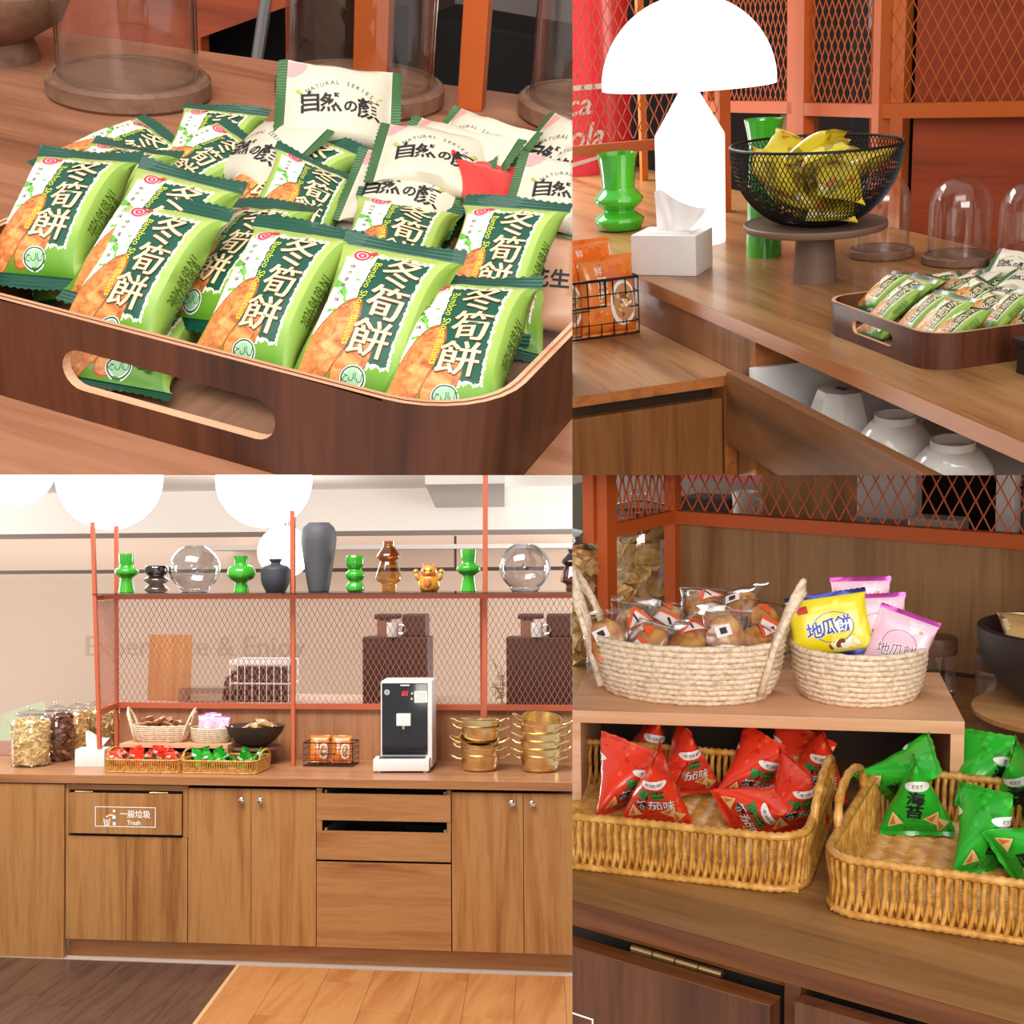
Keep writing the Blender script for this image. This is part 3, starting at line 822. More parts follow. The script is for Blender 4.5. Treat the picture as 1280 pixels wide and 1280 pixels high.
GREENG = NT('green_glass_vase'); GREENG.bsdf.inputs['Coat Weight'].default_value = 0.6
GREENG.bsdf.inputs['Emission Strength'].default_value = 0.0
GREENG = GREENG.done(GREENG.ramp(GREENG.noise(GREENG.coord(), 9, 2), [(0.3, '2FA01E'), (0.7, '4ABE30')]), 0.12, 0, 0.6, 0.6)
VASES = {
 'stacked': [(0.40, 0), (0.52, 0.02), (0.60, 0.10), (0.60, 0.16), (0.40, 0.24), (0.38, 0.27), (0.52, 0.33), (0.60, 0.39), (0.58, 0.44), (0.42, 0.53), (0.40, 0.58), (0.42, 0.75), (0.47, 0.93), (0.51, 1.0)],
 'saucer': [(0.36, 0), (0.36, 0.03), (0.30, 0.22), (0.28, 0.37), (0.34, 0.40), (0.50, 0.47), (0.54, 0.53), (0.50, 0.60), (0.32, 0.66), (0.34, 0.80), (0.36, 0.97), (0.36, 1.0)],
 'globe': [(0.30, 0), (0.30, 0.06), (0.25, 0.24), (0.28, 0.29), (0.46, 0.36), (0.56, 0.47), (0.54, 0.60), (0.42, 0.71), (0.28, 0.76), (0.27, 0.85), (0.30, 1.0)],
 'trumpet': [(0.36, 0), (0.36, 0.08), (0.34, 0.2), (0.32, 0.5), (0.30, 0.74), (0.32, 0.86), (0.38, 0.97), (0.40, 1.0)],
 'beads': [(0.34, 0), (0.48, 0.03), (0.50, 0.14), (0.40, 0.24), (0.32, 0.28), (0.44, 0.34), (0.53, 0.43), (0.50, 0.52), (0.34, 0.60), (0.42, 0.66), (0.50, 0.76), (0.50, 0.92), (0.44, 1.0)],
 'urn': [(0.30, 0), (0.33, 0.02), (0.40, 0.2), (0.48, 0.45), (0.55, 0.68), (0.56, 0.80), (0.50, 0.92), (0.36, 0.985), (0.35, 1.0)],
 'bottle': [(0.38, 0), (0.42, 0.03), (0.58, 0.30), (0.60, 0.60), (0.54, 0.75), (0.24, 0.84), (0.20, 0.88), (0.26, 0.95), (0.27, 1.0)],
 'hourglass': [(0.34, 0.0), (0.36, 0.08), (0.35, 0.16), (0.52, 0.22), (0.53, 0.30), (0.36, 0.58), (0.34, 0.60), (0.46, 0.66), (0.48, 0.72), (0.28, 0.86), (0.24, 0.90), (0.25, 1.0)],
}
def smooth_prof(p, n=4):
    out = []
    q = [p[0]] + list(p) + [p[-1]]
    for i in range(1, len(q) - 2):
        for j in range(n):
            t = j / n; v = []
            for k in (0, 1):
                a, b, c, d = q[i - 1][k], q[i][k], q[i + 1][k], q[i + 2][k]
                v.append(0.5 * ((2 * b) + (-a + c) * t + (2 * a - 5 * b + 4 * c - d) * t * t + (-a + 3 * b - 3 * c + d) * t ** 3))
            out.append((max(v[0], 0.02), v[1]))
    out.append(p[-1])
    return out
def vase(kind, h, w, mat, label, loc, group=None, n=32):
    """lathe turned vase with its hollow inside; w scales the profile width to height"""
    p = [(r * w, z * h) for r, z in smooth_prof(VASES[kind])]
    m = MB(); m.lathe([(0.001, 0.0)] + p + [(max(r - 0.003, 0.002), z) for r, z in p[::-1] if z > 0.5 * h], n)
    return single('vase', m, mat, label, 'vase', loc, 0.0, group, True, 60)

def wrap_mat(name, base, blobs, rough=0.28, scale=60.0):
    """printed foil wrapper: base colour with patches of other print colours"""
    t = NT(name)
    c = t.coord(); col = lin(base)
    for i, (cc, th, sc) in enumerate(blobs):
        f = t.noise(t.mapping(c, (i * 3.1, i * 1.7, i)), sc, 2, 0.6)
        col = t.mix(t.m('GREATER_THAN', f, th), col, cc)
    t.bump(t.noise(c, 45, 3, 0.6), 0.15, 0.002)
    return t.done(col, rough, 0, 0.5, 0.3)

NOODLE = wrap_mat('orange_noodle_wrapper', 'F0822E', [('E56E22', 0.55, 30)])
def print_noodle(pm, fn, rnd):
    W, H = 0.085, 0.12
    S = lambda x, y, l: fn(x / W, y / H, l)
    lay(pm, disc2(0.5, 28, 0, 1.5), lambda x, y, l: S(x, y, l), 0.78 * W, 0.40 * H, 0, 0.048, 0.05, 0, 0.0003)
    lay(pm, disc2(0.5, 24, 0, 1.5), S, 0.79 * W, 0.41 * H, 0, 0.038, 0.041, 1, 0.0006)
    for i in range(26):
        a = rnd.uniform(0, 6.28); r = rnd.uniform(0, 0.014)
        lay(pm, disc2(rnd.uniform(0.0025, 0.006), 7, 0, 0.6), S, 0.79 * W + r * cos(a), 0.41 * H + 1.5 * r * sin(a), rnd.uniform(0, 3), 1, 1, rnd.choice((2, 3, 4, 0)), 0.0008 + 0.00004 * i)
    for i, ch in enumerate('醬拌麵'):
        lay(pm, glyphs(ch, 0.019, 0.0006), S, 0.36 * W, (0.70 - 0.18 * i) * H, 0, 1, 1, 0, 0.0004)
    lay(pm, glyphs('鮮', 0.015), S, 0.30 * W, 0.86 * H, 0, 1, 1, 0, 0.0004)
NOODLE_PRINT = [WHITE_INK, plain('noodle_print', 'C98A5B', 0.5), plain('leaf_print', '7D9B3E', 0.5), plain('meat_print', '9C4F2E', 0.5), plain('egg_print', 'E6C46A', 0.5)]
NOODLE_ME = []
for s in range(2):
    me, pm = pillow_mesh('noodle_packet', 0.12, 0.085, 0.098, 0.034, 21.0 + s, [NOODLE, NOODLE], print_noodle, 0.007)
    NOODLE_ME.append((me, pm.mesh('printed_lettering', NOODLE_PRINT, False)))
BLACKWIRE = plain('black_wire', '17181A', 0.4, 0.3)
def wire_basket(loc, rot, w, d, h, label):
    t = thing('wire_basket', label, 'basket', loc, rot)
    m = MB(); r = 0.0019
    for z, rr in ((0.004, 1.2), (h, 1.5)):
        m.tube([(-w / 2, -d / 2, z), (w / 2, -d / 2, z), (w / 2, d / 2, z), (-w / 2, d / 2, z)], r * rr, 6, True)
    part('rim_wires', m, BLACKWIRE, t)
    m = MB(); nz = 4; nx = 8; ny = 5
    for i in range(1, nz): 
        z = h * i / nz
        m.tube([(-w / 2, -d / 2, z), (w / 2, -d / 2, z), (w / 2, d / 2, z), (-w / 2, d / 2, z)], r * 0.7, 5, True)
    for i in range(nx + 1):
        x = -w / 2 + w * i / nx
        m.tube([(x, -d / 2, h), (x, -d / 2, 0.004), (x, d / 2, 0.004), (x, d / 2, h)], r * 0.7, 5)
    for i in range(1, ny):
        y = -d / 2 + d * i / ny
        m.tube([(-w / 2, y, h), (-w / 2, y, 0.004), (w / 2, y, 0.004), (w / 2, y, h)], r * 0.7, 5)
    part('grid_wires', m, BLACKWIRE, t, kind='stuff')
    m = MB()
    m.tube([(-w * 0.17, -d / 2 - 0.003, h), (-w * 0.17, -d / 2 - 0.003, h * 0.56), (w * 0.17, -d / 2 - 0.003, h * 0.56), (w * 0.17, -d / 2 - 0.003, h)], r * 1.3, 6)
    part('label_frame', m, BLACKWIRE, t)
    return t

# ------------------------------------------------------------------ SET 2: counter with lamp, cake stand and the same tray
CUR[0] = 2
GRP2 = 'upper right picture'
t = thing('counter', 'long walnut counter with slim edge in the upper right picture', 'counter')
m = MB(); P = [(-3.6, 0.0), (0.75, 0.0), (0.75, 0.75), (-3.6, 0.75)]
m.box((-3.6, 0.0006, -0.026), (0.75, 0.72, 0.0))
part('counter_board', m, W_TABLE2, t, False)
m = MB(); m.box((-3.6, -0.0012, -0.026), (0.75, 0.0006, -0.0006))
part('edge_band', m, W_EDGE, t, False, label='orange brown edge band')
WV = wood('cabinet_walnut_vertical', '5E3A20', '80502C', '94623A', 'Z', 0.42)
WH = wood('drawer_walnut_horizontal', '50300F', '6E421D', '835229', 'X', 0.6, 0.8)
WVD = wood('door_walnut_vertical', '5A3517', '734622', '85552E', 'Z', 0.36, 0.9)
t = thing('cabinet', 'high cabinet under the long counter with a drawer pulled open', 'cabinet')
m = MB(); m.box((-3.6, 0.010, -0.9), (-0.79, 0.028, -0.027))
part('front_panel', m, WV, t, False)
m = MB(); m.box((-0.795, 0.0095, -0.9), (-0.775, 0.5, -0.027))
part('side_panel', m, W_EDGE, t, False)
m = MB(); m.box((-0.775, 0.46, -0.9), (0.75, 0.47, -0.027)); m.box((-0.775, 0.03, -0.30), (0.75, 0.46, -0.29))
WHITE_IN = plain('white_drawer_lining', 'E4E1DE', 0.5)
part('inner_lining', m, WHITE_IN, t, False)
t = thing('drawer', 'wide walnut drawer pulled open to show white bowls', 'drawer')
m = MB(); m.box((-0.822, -0.024, -0.224), (0.75, -0.004, -0.091), bev=0.001)
part('drawer_front', m, WH, t, False)
m = MB(); m.box((-0.772, -0.004, -0.18), (0.75, 0.44, -0.168)); m.box((-0.772, -0.004, -0.18), (-0.760, 0.44, -0.075)); m.box((-0.772, 0.43, -0.18), (0.75, 0.44, -0.085))
part('drawer_box', m, WHITE_IN, t, False)
PORC = plain('white_porcelain', 'E4DFD9', 0.16, 0, 0.5, 0.4, 0.02)
def bowl_down(loc, r, h, label, sides=40, foot=0.5, mark=False):
    t = thing('rice_bowl', label, 'bowl', loc, 0.35, 'white bowls in the open drawer')
    m = MB()
    if sides < 20:
        p = [(r * 0.98, 0.0), (r, 0.003), (r * 0.97, 0.012), (r * 0.62, h * 0.93), (r * 0.58, h), (0.001, h)]
        m.lathe(p, sides)
    else:
        p = [(r * 0.98, 0.0), (r, 0.003), (r * 0.97, h * 0.28), (r * 0.86, h * 0.55), (r * foot * 1.15, h * 0.84), (r * foot, h * 0.86), (r * foot * 0.98, h), (r * foot * 0.86, h), (r * foot * 0.84, h * 0.84), (0.001, h * 0.83)]
        m.lathe(p, sides)
    part('bowl_body', m, PORC, t, sides > 20, 40)
    if mark:
        m = MB(); m.box((-0.010, -0.007, h), (0.010, 0.007, h + 0.0006)); part('blue_stamp', m, plain('cobalt_ink', '3C4FA0', 0.4), t, False, label='small blue square stamp')
    return t
bowl_down((-0.605, 0.082, -0.1675), 0.066, 0.083, 'octagonal white bowl upside down, leftmost in the open drawer', 8, mark=True)
bowl_down((-0.44, 0.082, -0.1675), 0.065, 0.082, 'round white bowl upside down, middle of three in the open drawer')
bowl_down((-0.29, 0.085, -0.1675), 0.065, 0.082, 'round white bowl upside down, nearest of three in the open drawer')
bowl_down((-0.66, 0.21, -0.1675), 0.058, 0.062, 'white bowl in the shade at the back of the open drawer')
# lower counter with its door
t = thing('low_counter', 'lower walnut counter holding the noodle basket at left of the upper right picture', 'counter')
m = MB(); m.box((-2.6, -1.2, -0.122), (-0.842, 0.0085, -0.103)); part('counter_board', m, W_TABLE2, t, False)
m = MB(); m.box((-0.842, -1.2, -0.122), (-0.8405, 0.0, -0.1035)); part('edge_band', m, W_EDGE, t, False)
t = thing('low_cabinet', 'walnut cabinet below the lower counter at bottom left of the upper right picture', 'cabinet')
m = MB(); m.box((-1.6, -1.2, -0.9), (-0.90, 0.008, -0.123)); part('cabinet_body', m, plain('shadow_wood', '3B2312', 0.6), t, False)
m = MB(); m.box((-0.90, -0.016, -0.9), (-0.848, 0.008, -0.123)); part('side_panel', m, W_EDGE, t, False)
m = MB(); m.box((-0.868, -0.62, -0.9), (-0.848, -0.021, -0.146), bev=0.0012); part('door', m, WVD, t, False)
# table lamp
t = thing('table_lamp', 'glowing white mushroom table lamp on the counter', 'lamp', (-1.62, 0.262, 0))
LAMP = glow('lit_white_lamp', 'FFFBF5', 1.1)
m = MB(); m.lathe([(0.001, 0), (0.078, 0), (0.0785, 0.004), (0.0785, 0.238), (0.077, 0.243), (0.020, 0.338), (0.018, 0.348), (0.001, 0.348)], 48)
part('lamp_body', m, LAMP, t, True, 30)
m = MB(); pr = [(0.001, 0.349), (0.188, 0.3455), (0.1935, 0.3455)] + [(0.1945 * cos(a), 0.347 + 0.192 * sin(a)) for a in [pi / 2 * i / 16 for i in range(1, 16)]] + [(0.001, 0.539)]
m.lathe(pr, 64); part('lamp_shade', m, LAMP, t, True, 40)
vase('stacked', 0.185, 0.10, GREENG, 'green glass vase with two bulges left of the mushroom lamp', (-1.895, 0.19, 0))
vase('trumpet', 0.285, 0.105, GREENG, 'tall slim green vase standing behind the black wire bowl', (-1.362, 0.318, 0))
tissue_box((-1.315, 0.085, 0), radians(48), 'white tissue box at the counter corner in front of the mushroom lamp', 0.14, 0.112, 0.082)
# cake stand with a wire bowl of snacks
STANDM = plain('taupe_wood', '73594A', 0.55)
t = thing('cake_stand', 'round taupe cake stand under the black wire bowl', 'cake stand', (-1.0513, 0.2715, 0))
m = MB(); m.lathe([(0.001, 0), (0.043, 0), (0.043, 0.004), (0.036, 0.09), (0.036, 0.098)], 40); part('stem', m, STANDM, t, True, 40)
m = MB(); m.lathe([(0.001, 0.098), (0.12, 0.098), (0.133, 0.1015), (0.1365, 0.107), (0.1365, 0.112), (0.1345, 0.1143), (0.130, 0.1120), (0.001, 0.1115)], 56); part('plate', m, STANDM, t, True, 40)
t = thing('wire_bowl', 'black mesh wire bowl full of yellow snacks on the cake stand', 'bowl', (-1.0513, 0.2715, 0.1125))
def wire_bowl_r(z, H=0.148, Rm=0.161):
    k = z / H
    return 0.052 + (Rm - 0.052) * (1 - (1 - k) ** 2.1) ** 0.62
m = MB(); nb = 104; nz = 12
for sgn in (1, -1):
    for i in range(nb):
        pts = []
        for j in range(nz + 1):
            z = 0.002 + 0.146 * (j / nz) ** 1.15; a = 2 * pi * i / nb + sgn * 0.55 * j / nz
            r = wire_bowl_r(z) + 0.0004 * sgn
            pts.append((r * cos(a), r * sin(a), z))
        m.tube(pts, 0.00105, 3, cap=False)
part('wire_mesh', m, BLACKWIRE, t, kind='stuff')
m = MB(); m.tube([(0.161 * cos(2 * pi * i / 48), 0.161 * sin(2 * pi * i / 48), 0.148) for i in range(48)], 0.0026, 6, True); part('rim', m, BLACKWIRE, t)
m = MB(); m.lathe([(0.001, 0.0), (0.056, 0.0), (0.058, 0.004), (0.054, 0.008), (0.001, 0.006)], 40); part('foot', m, BLACKWIRE, t)
YELLOWW = wrap_mat('yellow_snack_wrapper', 'D8C22C', [('A08C20', 0.58, 28), ('D86A2C', 0.63, 34), ('E9E2C2', 0.66, 40)])
ysm, _ = pillow_mesh('yellow_snack', 0.085, 0.060, 0.078, 0.028, 33.0, [YELLOWW, YELLOWW], None, 0.006)
rnd = random.Random(4)
YL = ['deep in the bowl at the left', 'deep in the bowl at the right', 'at the lower front of the bowl', 'against the left wall of the bowl', 'against the right wall of the bowl', 'in the centre of the bowl', 'at the back of the bowl',
      'on top at the left, pointed corner up', 'on top in the middle, leaning', 'on top at the right, folded edge up', 'at the front under the top ones', 'at the back left under the rim']
for i, (x, y, z, s) in enumerate(((-.045, 0, .045, 1), (.045, .01, .048, 1), (0, -.05, .05, 1), (-.085, -.02, .085, 1), (.085, .0, .09, 1), (0, .02, .08, 1.1), (.02, .085, .1, 1), (-.05, -.03, .135, 1), (0.01, -.01, .142, 1.1), (.055, -.01, .135, 1), (.01, -.085, .1, 1), (-.06, .07, .11, 1))):
    R3 = E3(rnd.uniform(-3, 3), rnd.uniform(-0.7, 0.7), rnd.uniform(-0.6, 0.6))
    single('yellow_snack_packet', ysm, None, 'yellow foil snack packet ' + YL[i], 'snack packet', (-1.0513 + x, 0.2715 + y, 0.1125 + z), R3 @ Matrix.Scale(1.22, 4), 'yellow snacks in the wire bowl')
for i, (x, y, lab) in enumerate(((-1.205, 0.509, 'glass dome right behind the wire bowl, leftmost of three far domes'), (-1.055, 0.595, 'glass dome in the middle of three far domes, behind the far tray'), (-0.925, 0.665, 'glass dome cut by the right edge of the picture, in front of rust panel'))):
    glass_dome((x, y, 0), 0.067 if i == 0 else 0.073, 0.056 if i == 0 else 0.061, 0.155, lab, 'glass domes in the upper right picture', 2)
tray_with_packets(Matrix.Translation((-0.6793, 0.0814, 0.0)), 2, False)
m = MB(); m.box((-0.06, -0.05, 0), (0.06, 0.05, 0.05), bev=0.002); m.box((-0.066, -0.056, 0.043), (0.066, 0.056, 0.052), bev=0.002)
single('black_holder', m, plain('black_plastic', '1C1A1B', 0.35), 'black plastic holder cut by the right edge beside the far tray', 'box', (-0.232, 0.235, 0), 0.0, smooth=False)
# noodle basket on the low counter
wire_basket((-1.285, -0.135, -0.103), pi / 2, 0.215, 0.115, 0.118, 'black wire basket of orange noodle packs on the lower counter')
for i, (x, y, z, yaw, tilt, lab) in enumerate(((-1.248, -0.088, -0.022, 1.6, 1.46, 'orange noodle packet at the front of the wire basket, noodle bowl printed'), (-1.268, -0.195, -0.022, 1.5, 1.42, 'orange noodle packet at the picture border in the wire basket'), (-1.31, -0.105, 0.004, 1.66, 1.38, 'orange noodle packet standing taller behind in the wire basket'))):
    me, pm = NOODLE_ME[i % 2]
    o = single('noodle_packet', me, None, lab, 'noodle packet', (x, y, z), E3(yaw, tilt, 0.04 * i) @ Matrix.Scale(1.22, 4), 'noodle packets in the near wire basket')
    part('printed_lettering', pm, None, o)
# mesh screen behind
def screen(label, posts, rails, meshes, mat, wires=0.0016, mesh_mat=None):
    t = thing('mesh_screen', label, 'screen')
    for a, b, w, h in posts:
        m = MB(); bar(m, a, b, w, h); part('post', m, mat, t, False)
    for a, b, w, h in rails:
        m = MB(); bar(m, a, b, w, h); part('rail', m, mat, t, False)
    for (p0, p1, z0, z1) in meshes:
        m = MB(); expanded_mesh(m, p0, p1, z0, z1, r=wires); part('expanded_metal', m, mesh_mat or mat, t, True, 80, kind='stuff')
    return t
Z1 = 0.95
screen('orange expanded metal screen across the back of the upper right picture',
       [((-2.47, 0.7, 0), (-2.47, 0.7, Z1), 0.03, 0.03), ((-1.945, 0.7, 0.0), (-1.945, 0.7, Z1), 0.05, 0.03), ((-1.885, 0.69, 0.0), (-1.885, 0.69, Z1), 0.045, 0.03), ((-1.54, 0.7, 0.0), (-1.54, 0.7, Z1), 0.03, 0.03)],
       [((-2.47, 0.7, 0.228), (-1.945, 0.7, 0.25), 0.03, 0.03), ((-1.885, 0.69, 0.25), (-1.54, 0.7, 0.262), 0.03, 0.03), ((-1.54, 0.7, 0.262), (-0.95, 1.10, 0.27), 0.03, 0.032)],
       [((-2.455, 0.7), (-1.96, 0.7), 0.25, Z1), ((-1.86, 0.69), (-1.555, 0.7), 0.27, Z1), ((-1.53, 0.705), (-0.95, 1.10), 0.28, Z1)], ORANGE)
screen('orange expanded metal wing in front of the red cooler at the left of the lamp',
       [((-2.0, 0.52, 0), (-2.0, 0.52, 0.9), 0.03, 0.03)], [((-2.0, -0.3, 0.19), (-2.0, 0.52, 0.185), 0.02, 0.026)], [((-2.0, -0.3), (-2.0, 0.505), 0.205, 0.9)], ORANGE)
m = MB(); m.box((-0.011, -0.011, 0), (0.011, 0.011, 0.8)); single('metal_post', m, ORANGE, 'orange post at the far right edge beside a glass dome', 'post', (-0.856, 0.62, 0), 0.0, smooth=False)
m = MB(); m.box((-0.01, -0.01, -0.3), (0.01, 0.01, 0.9)); single('metal_post', m, plain('amber_post', 'D9782E', 0.5), 'slim amber post beside the red cooler', 'post', (-2.75, 0.60, 0), 0.0, smooth=False)
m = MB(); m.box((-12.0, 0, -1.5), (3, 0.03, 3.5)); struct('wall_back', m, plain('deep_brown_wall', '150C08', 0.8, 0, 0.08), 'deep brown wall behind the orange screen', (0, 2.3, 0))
m = MB(); m.box((0, 0, -0.5), (1.5, 0.02, 1.3)); struct('wall_panel', m, RUSTW, 'rust orange panel behind the right half of the screen', (-1.50, 0.76, 0), 0.60, cat='panel')
m = MB(); m.box((-2.10, 0.735, -0.2), (-1.92, 0.75, 0.22)); struct('wall_panel', m, WV, 'walnut panel below the screen behind the wire bowl', cat='panel')
m = MB(); m.box((-0.10, 0, -0.2), (0.05, 0.02, 1.2)); struct('wall_panel', m, wood('amber_board', 'A04A18', 'BE5E22', 'CC6C2C', 'Z', 0.5), 'amber board seen through the middle bay of the screen', (-1.66, 0.80, 0), cat='panel')
m = MB(); m.box((-1.40, 0.0, 0.0), (-1.1, 0.25, 1.2), bev=0.005)
t = thing('coffee_machine', 'dim grey and black coffee machine behind the middle screen bay', 'machine', (-2.05, 1.0, 0))
m = MB(); m.box((-0.15, 0, -0.2), (0.12, 0.25, 0.75), bev=0.006); part('machine_body', m, BLACKM, t, False)
m = MB(); m.box((-0.05, -0.01, 0.42), (0.09, 0.0, 0.62)); m.box((-0.02, -0.01, 0.24), (0.08, 0.0, 0.33)); part('machine_panel', m, plain('grey_panel', '7C7672', 0.4), t, False)
# red drinks cooler with script lettering
REDC = NT('red_enamel'); REDC = REDC.done(REDC.mix(REDC.noise(REDC.coord(), 3, 2), 'C81E28', 'DC2F38'), 0.3, 0, 0.5, 0.3)
t = thing('drinks_cooler', 'red drinks cooler with white script behind the mesh at far left', 'cooler', (-3.0, 0.0, 0))
m = MB(); m.box((-0.4, 0.25, -0.6), (0.0, 0.66, 0.56), bev=0.006); part('cooler_body', m, REDC, t, True, 40)
m = MB(); m.box((0.0005, 0.255, 0.268), (0.006, 0.655, 0.284)); part('white_stripe', m, WHITE_INK, t, False, label='white stripe')
FX = lambda x, y, l: (0.001 + l, x, y)
m = MB(); lay(m, glyphs('Coca', 0.13, 0.0015, 0.35), FX, 0.42, 0.225, 0.02, 0.8, 0.75, 0, 0.0012); lay(m, glyphs('Cola', 0.13, 0.0015, 0.35), FX, 0.47, 0.125, 0.02, 0.8, 0.9, 0, 0.0012)
part('script_lettering', m, [WHITE_INK], t, False, label='white script lettering')
m = MB(); n = 14; vs = []
for i in range(n + 1):
    k = i / n; y = 0.26 + 0.38 * k; z = 0.005 + 0.07 * k ** 0.8
    vs += [(0.0015, y, z), (0.0015, y, z - 0.022 * (1 - k * 0.7))]
m.add(vs, [(2 * i, 2 * i + 2, 2 * i + 3, 2 * i + 1) for i in range(n)]); part('white_wave', m, WHITE_INK, t, False, label='white wave stripe')

# ------------------------------------------------------------------ shared builders: baskets, pyramid packs, jars, pots
RATTAN = NT('honey_rattan'); RATTAN = RATTAN.done(RATTAN.ramp(RATTAN.noise(RATTAN.coord(), 70, 3), [(0.3, 'A9722A'), (0.5, 'C98F3E'), (0.72, 'E0AE5E')]), 0.38, 0, 0.5, 0.2)
ROPE = NT('pale_rope'); ROPE = ROPE.done(ROPE.ramp(ROPE.noise(ROPE.mapping(ROPE.coord(), (0, 0, 0), (1, 1, 1)), 160, 3), [(0.28, 'BC9E82'), (0.48, 'E2CAAC'), (0.7, 'F2E0C8')]), 0.8)

def wicker_basket(name, label, loc, rot, w=0.37, d=0.30, h=0.062, group=None, detail=1.0):
    t = thing(name, label, 'basket', loc, rot, group)
    per = rrect(w, d, 0.04, 6)
    def along(pts, step):
        out = []; n = len(pts); carry = 0.0
        for i in range(n):
            a = Vector((*pts[i], 0)); b = Vector((*pts[(i + 1) % n], 0)); L_ = (b - a).length
            s = carry
            while s < L_:
                out.append((a + (b - a) * (s / max(L_, 1e-9)), (b - a).normalized())); s += step
            carry = s - L_
        return out
    st = 0.0115 / detail
    m = MB()
    for k, (p, tg) in enumerate(along(per, st)):
        nr = Vector((tg.y, -tg.x, 0))
        for s in (1, -1):
            pts = []
            for j in range(5):
                q = j / 4
                off = s * 0.0040 * sin(q * pi) + s * 0.0010
                pts.append(p + tg * (off + (q - 0.5) * 0.004 * s) + nr * (s * 0.0022 * cos(q * pi) - 0.004 * (1 - q)) + Vector((0, 0, 0.003 + (h - 0.006) * q)))
            m.tube(pts, 0.0029, 5, cap=False)
    part('woven_wall', m, RATTAN, t, True, 80, kind='stuff')
    for z, rr, nm in ((h, 0.0050, 'rim_coil'), (0.004, 0.0042, 'foot_coil')):
        m = MB()
        smp = along(per, st / 2)
        pts = [p + Vector((0, 0, z)) for p, _ in smp]
        m.tube(pts, [rr * (1.0 + 0.22 * (1 if i % 2 else -0.6)) for i in range(len(pts))], 7, True)
        part(nm, m, RATTAN, t, True, 80)
    m = MB(); n = int(50 * detail); wi, di = w - 0.014, d - 0.014; kx = int(44 * detail)
    for i in range(n):
        y = -di / 2 + di * (i + 0.5) / n; vs = []
        for j in range(kx + 1):
            x = -wi / 2 + wi * j / kx
            z = 0.004 + 0.0032 * sin(j * pi / 4 + (pi if i % 2 else 0)) 
            for (dy, dz) in ((-di / n * 0.52, -0.0016), (0, 0.0016), (di / n * 0.52, -0.0016)): vs.append((x, y + dy, z + dz))
        m.add(vs, [(j * 3 + k, (j + 1) * 3 + k, (j + 1) * 3 + k + 1, j * 3 + k + 1) for j in range(kx) for k in range(2)])
    part('woven_floor', m, RATTAN, t, True, 80, kind='stuff')
    for s in (-1, 1):   # raised handle at each short end
        m = MB(); pts = []
        for i in range(15):
            a = pi * i / 14
            pts.append((s * (w / 2 + 0.002 + 0.004 * sin(a)), 0.078 * -cos(a), h - 0.004 + 0.046 * sin(a) ** 0.6))
        m.tube(pts, [0.0052 * (1.15 if i % 2 else 0.92) for i in range(15)], 7)
        part('handle', m, RATTAN, t, True, 80)
    return t

def rope_basket(name, label, loc, rot, rx, ry, h, coils, loops=False, bottom=0.8, group=None):
    t = thing(name, label, 'basket', loc, rot, group)
    r = h / coils / 2 * 1.06
    sh = None
    for i in range(coils):
        k = i / (coils - 1)
        f = bottom + (1 - bottom) * (1 - (1 - k) ** 2) ** 0.75
        n = 84; pts = []; rr = []
        m = MB(); vs = []; fs = []; q = 8
        for j in range(n):
            a = 2 * pi * j / n
            c = Vector((rx * f * cos(a), ry * f * sin(a), r + (h - 2 * r) * k))
            o = Vector((cos(a) * ry, sin(a) * rx, 0)).normalized()
            for l in range(q):
                b = 2 * pi * l / q
                tw = 1 + 0.24 * sin(3 * b + 26 * a * (0.6 + rx))
                vs.append(c + o * (r * tw * cos(b)) + Vector((0, 0, r * 1.04 * tw * sin(b))))
        for j in range(n):
            for l in range(q):
                fs.append((j * q + l, ((j + 1) % n) * q + l, ((j + 1) % n) * q + (l + 1) % q, j * q + (l + 1) % q))
        m.add(vs, fs)
        part('rope_coil', m, ROPE, t, True, 180)
    m = MB(); m.lathe([(0.001, 0.003), (1.0, 0.003)], 40, sx=rx * bottom, sy=ry * bottom)
    part('basket_floor', m, ROPE, t)
    if loops:
        for s in (-1, 1):
            m = MB()
            for off in (-0.009, -0.003, 0.003, 0.009):
                pts = []
                for i in range(25):
                    u = i / 24; a = pi * u
                    y = -cos(a) * ry * 0.42
                    up = sin(a) ** 0.55
                    z = 0.012 + (h + 0.072 - 0.012) * up
                    lean = max(0.0, z - h) 
                    x = s * (rx * (bottom + (1 - bottom) * min(1, z / h)) * (1.0 - 0.08 * (y / (ry * 0.42)) ** 2) + 0.005 + 0.30 * lean)
                    o = Vector((s * abs(off) * 0.15, -cos(a) * off * -1, up * off * 0.9))
                    pts.append(Vector((x, y, z)) + o)
                m.tube(pts, [0.0046 * (1.12 if i % 2 else 0.94) for i in range(25)], 6)
            part('handle_loop', m, ROPE, t, True, 100)
    return t

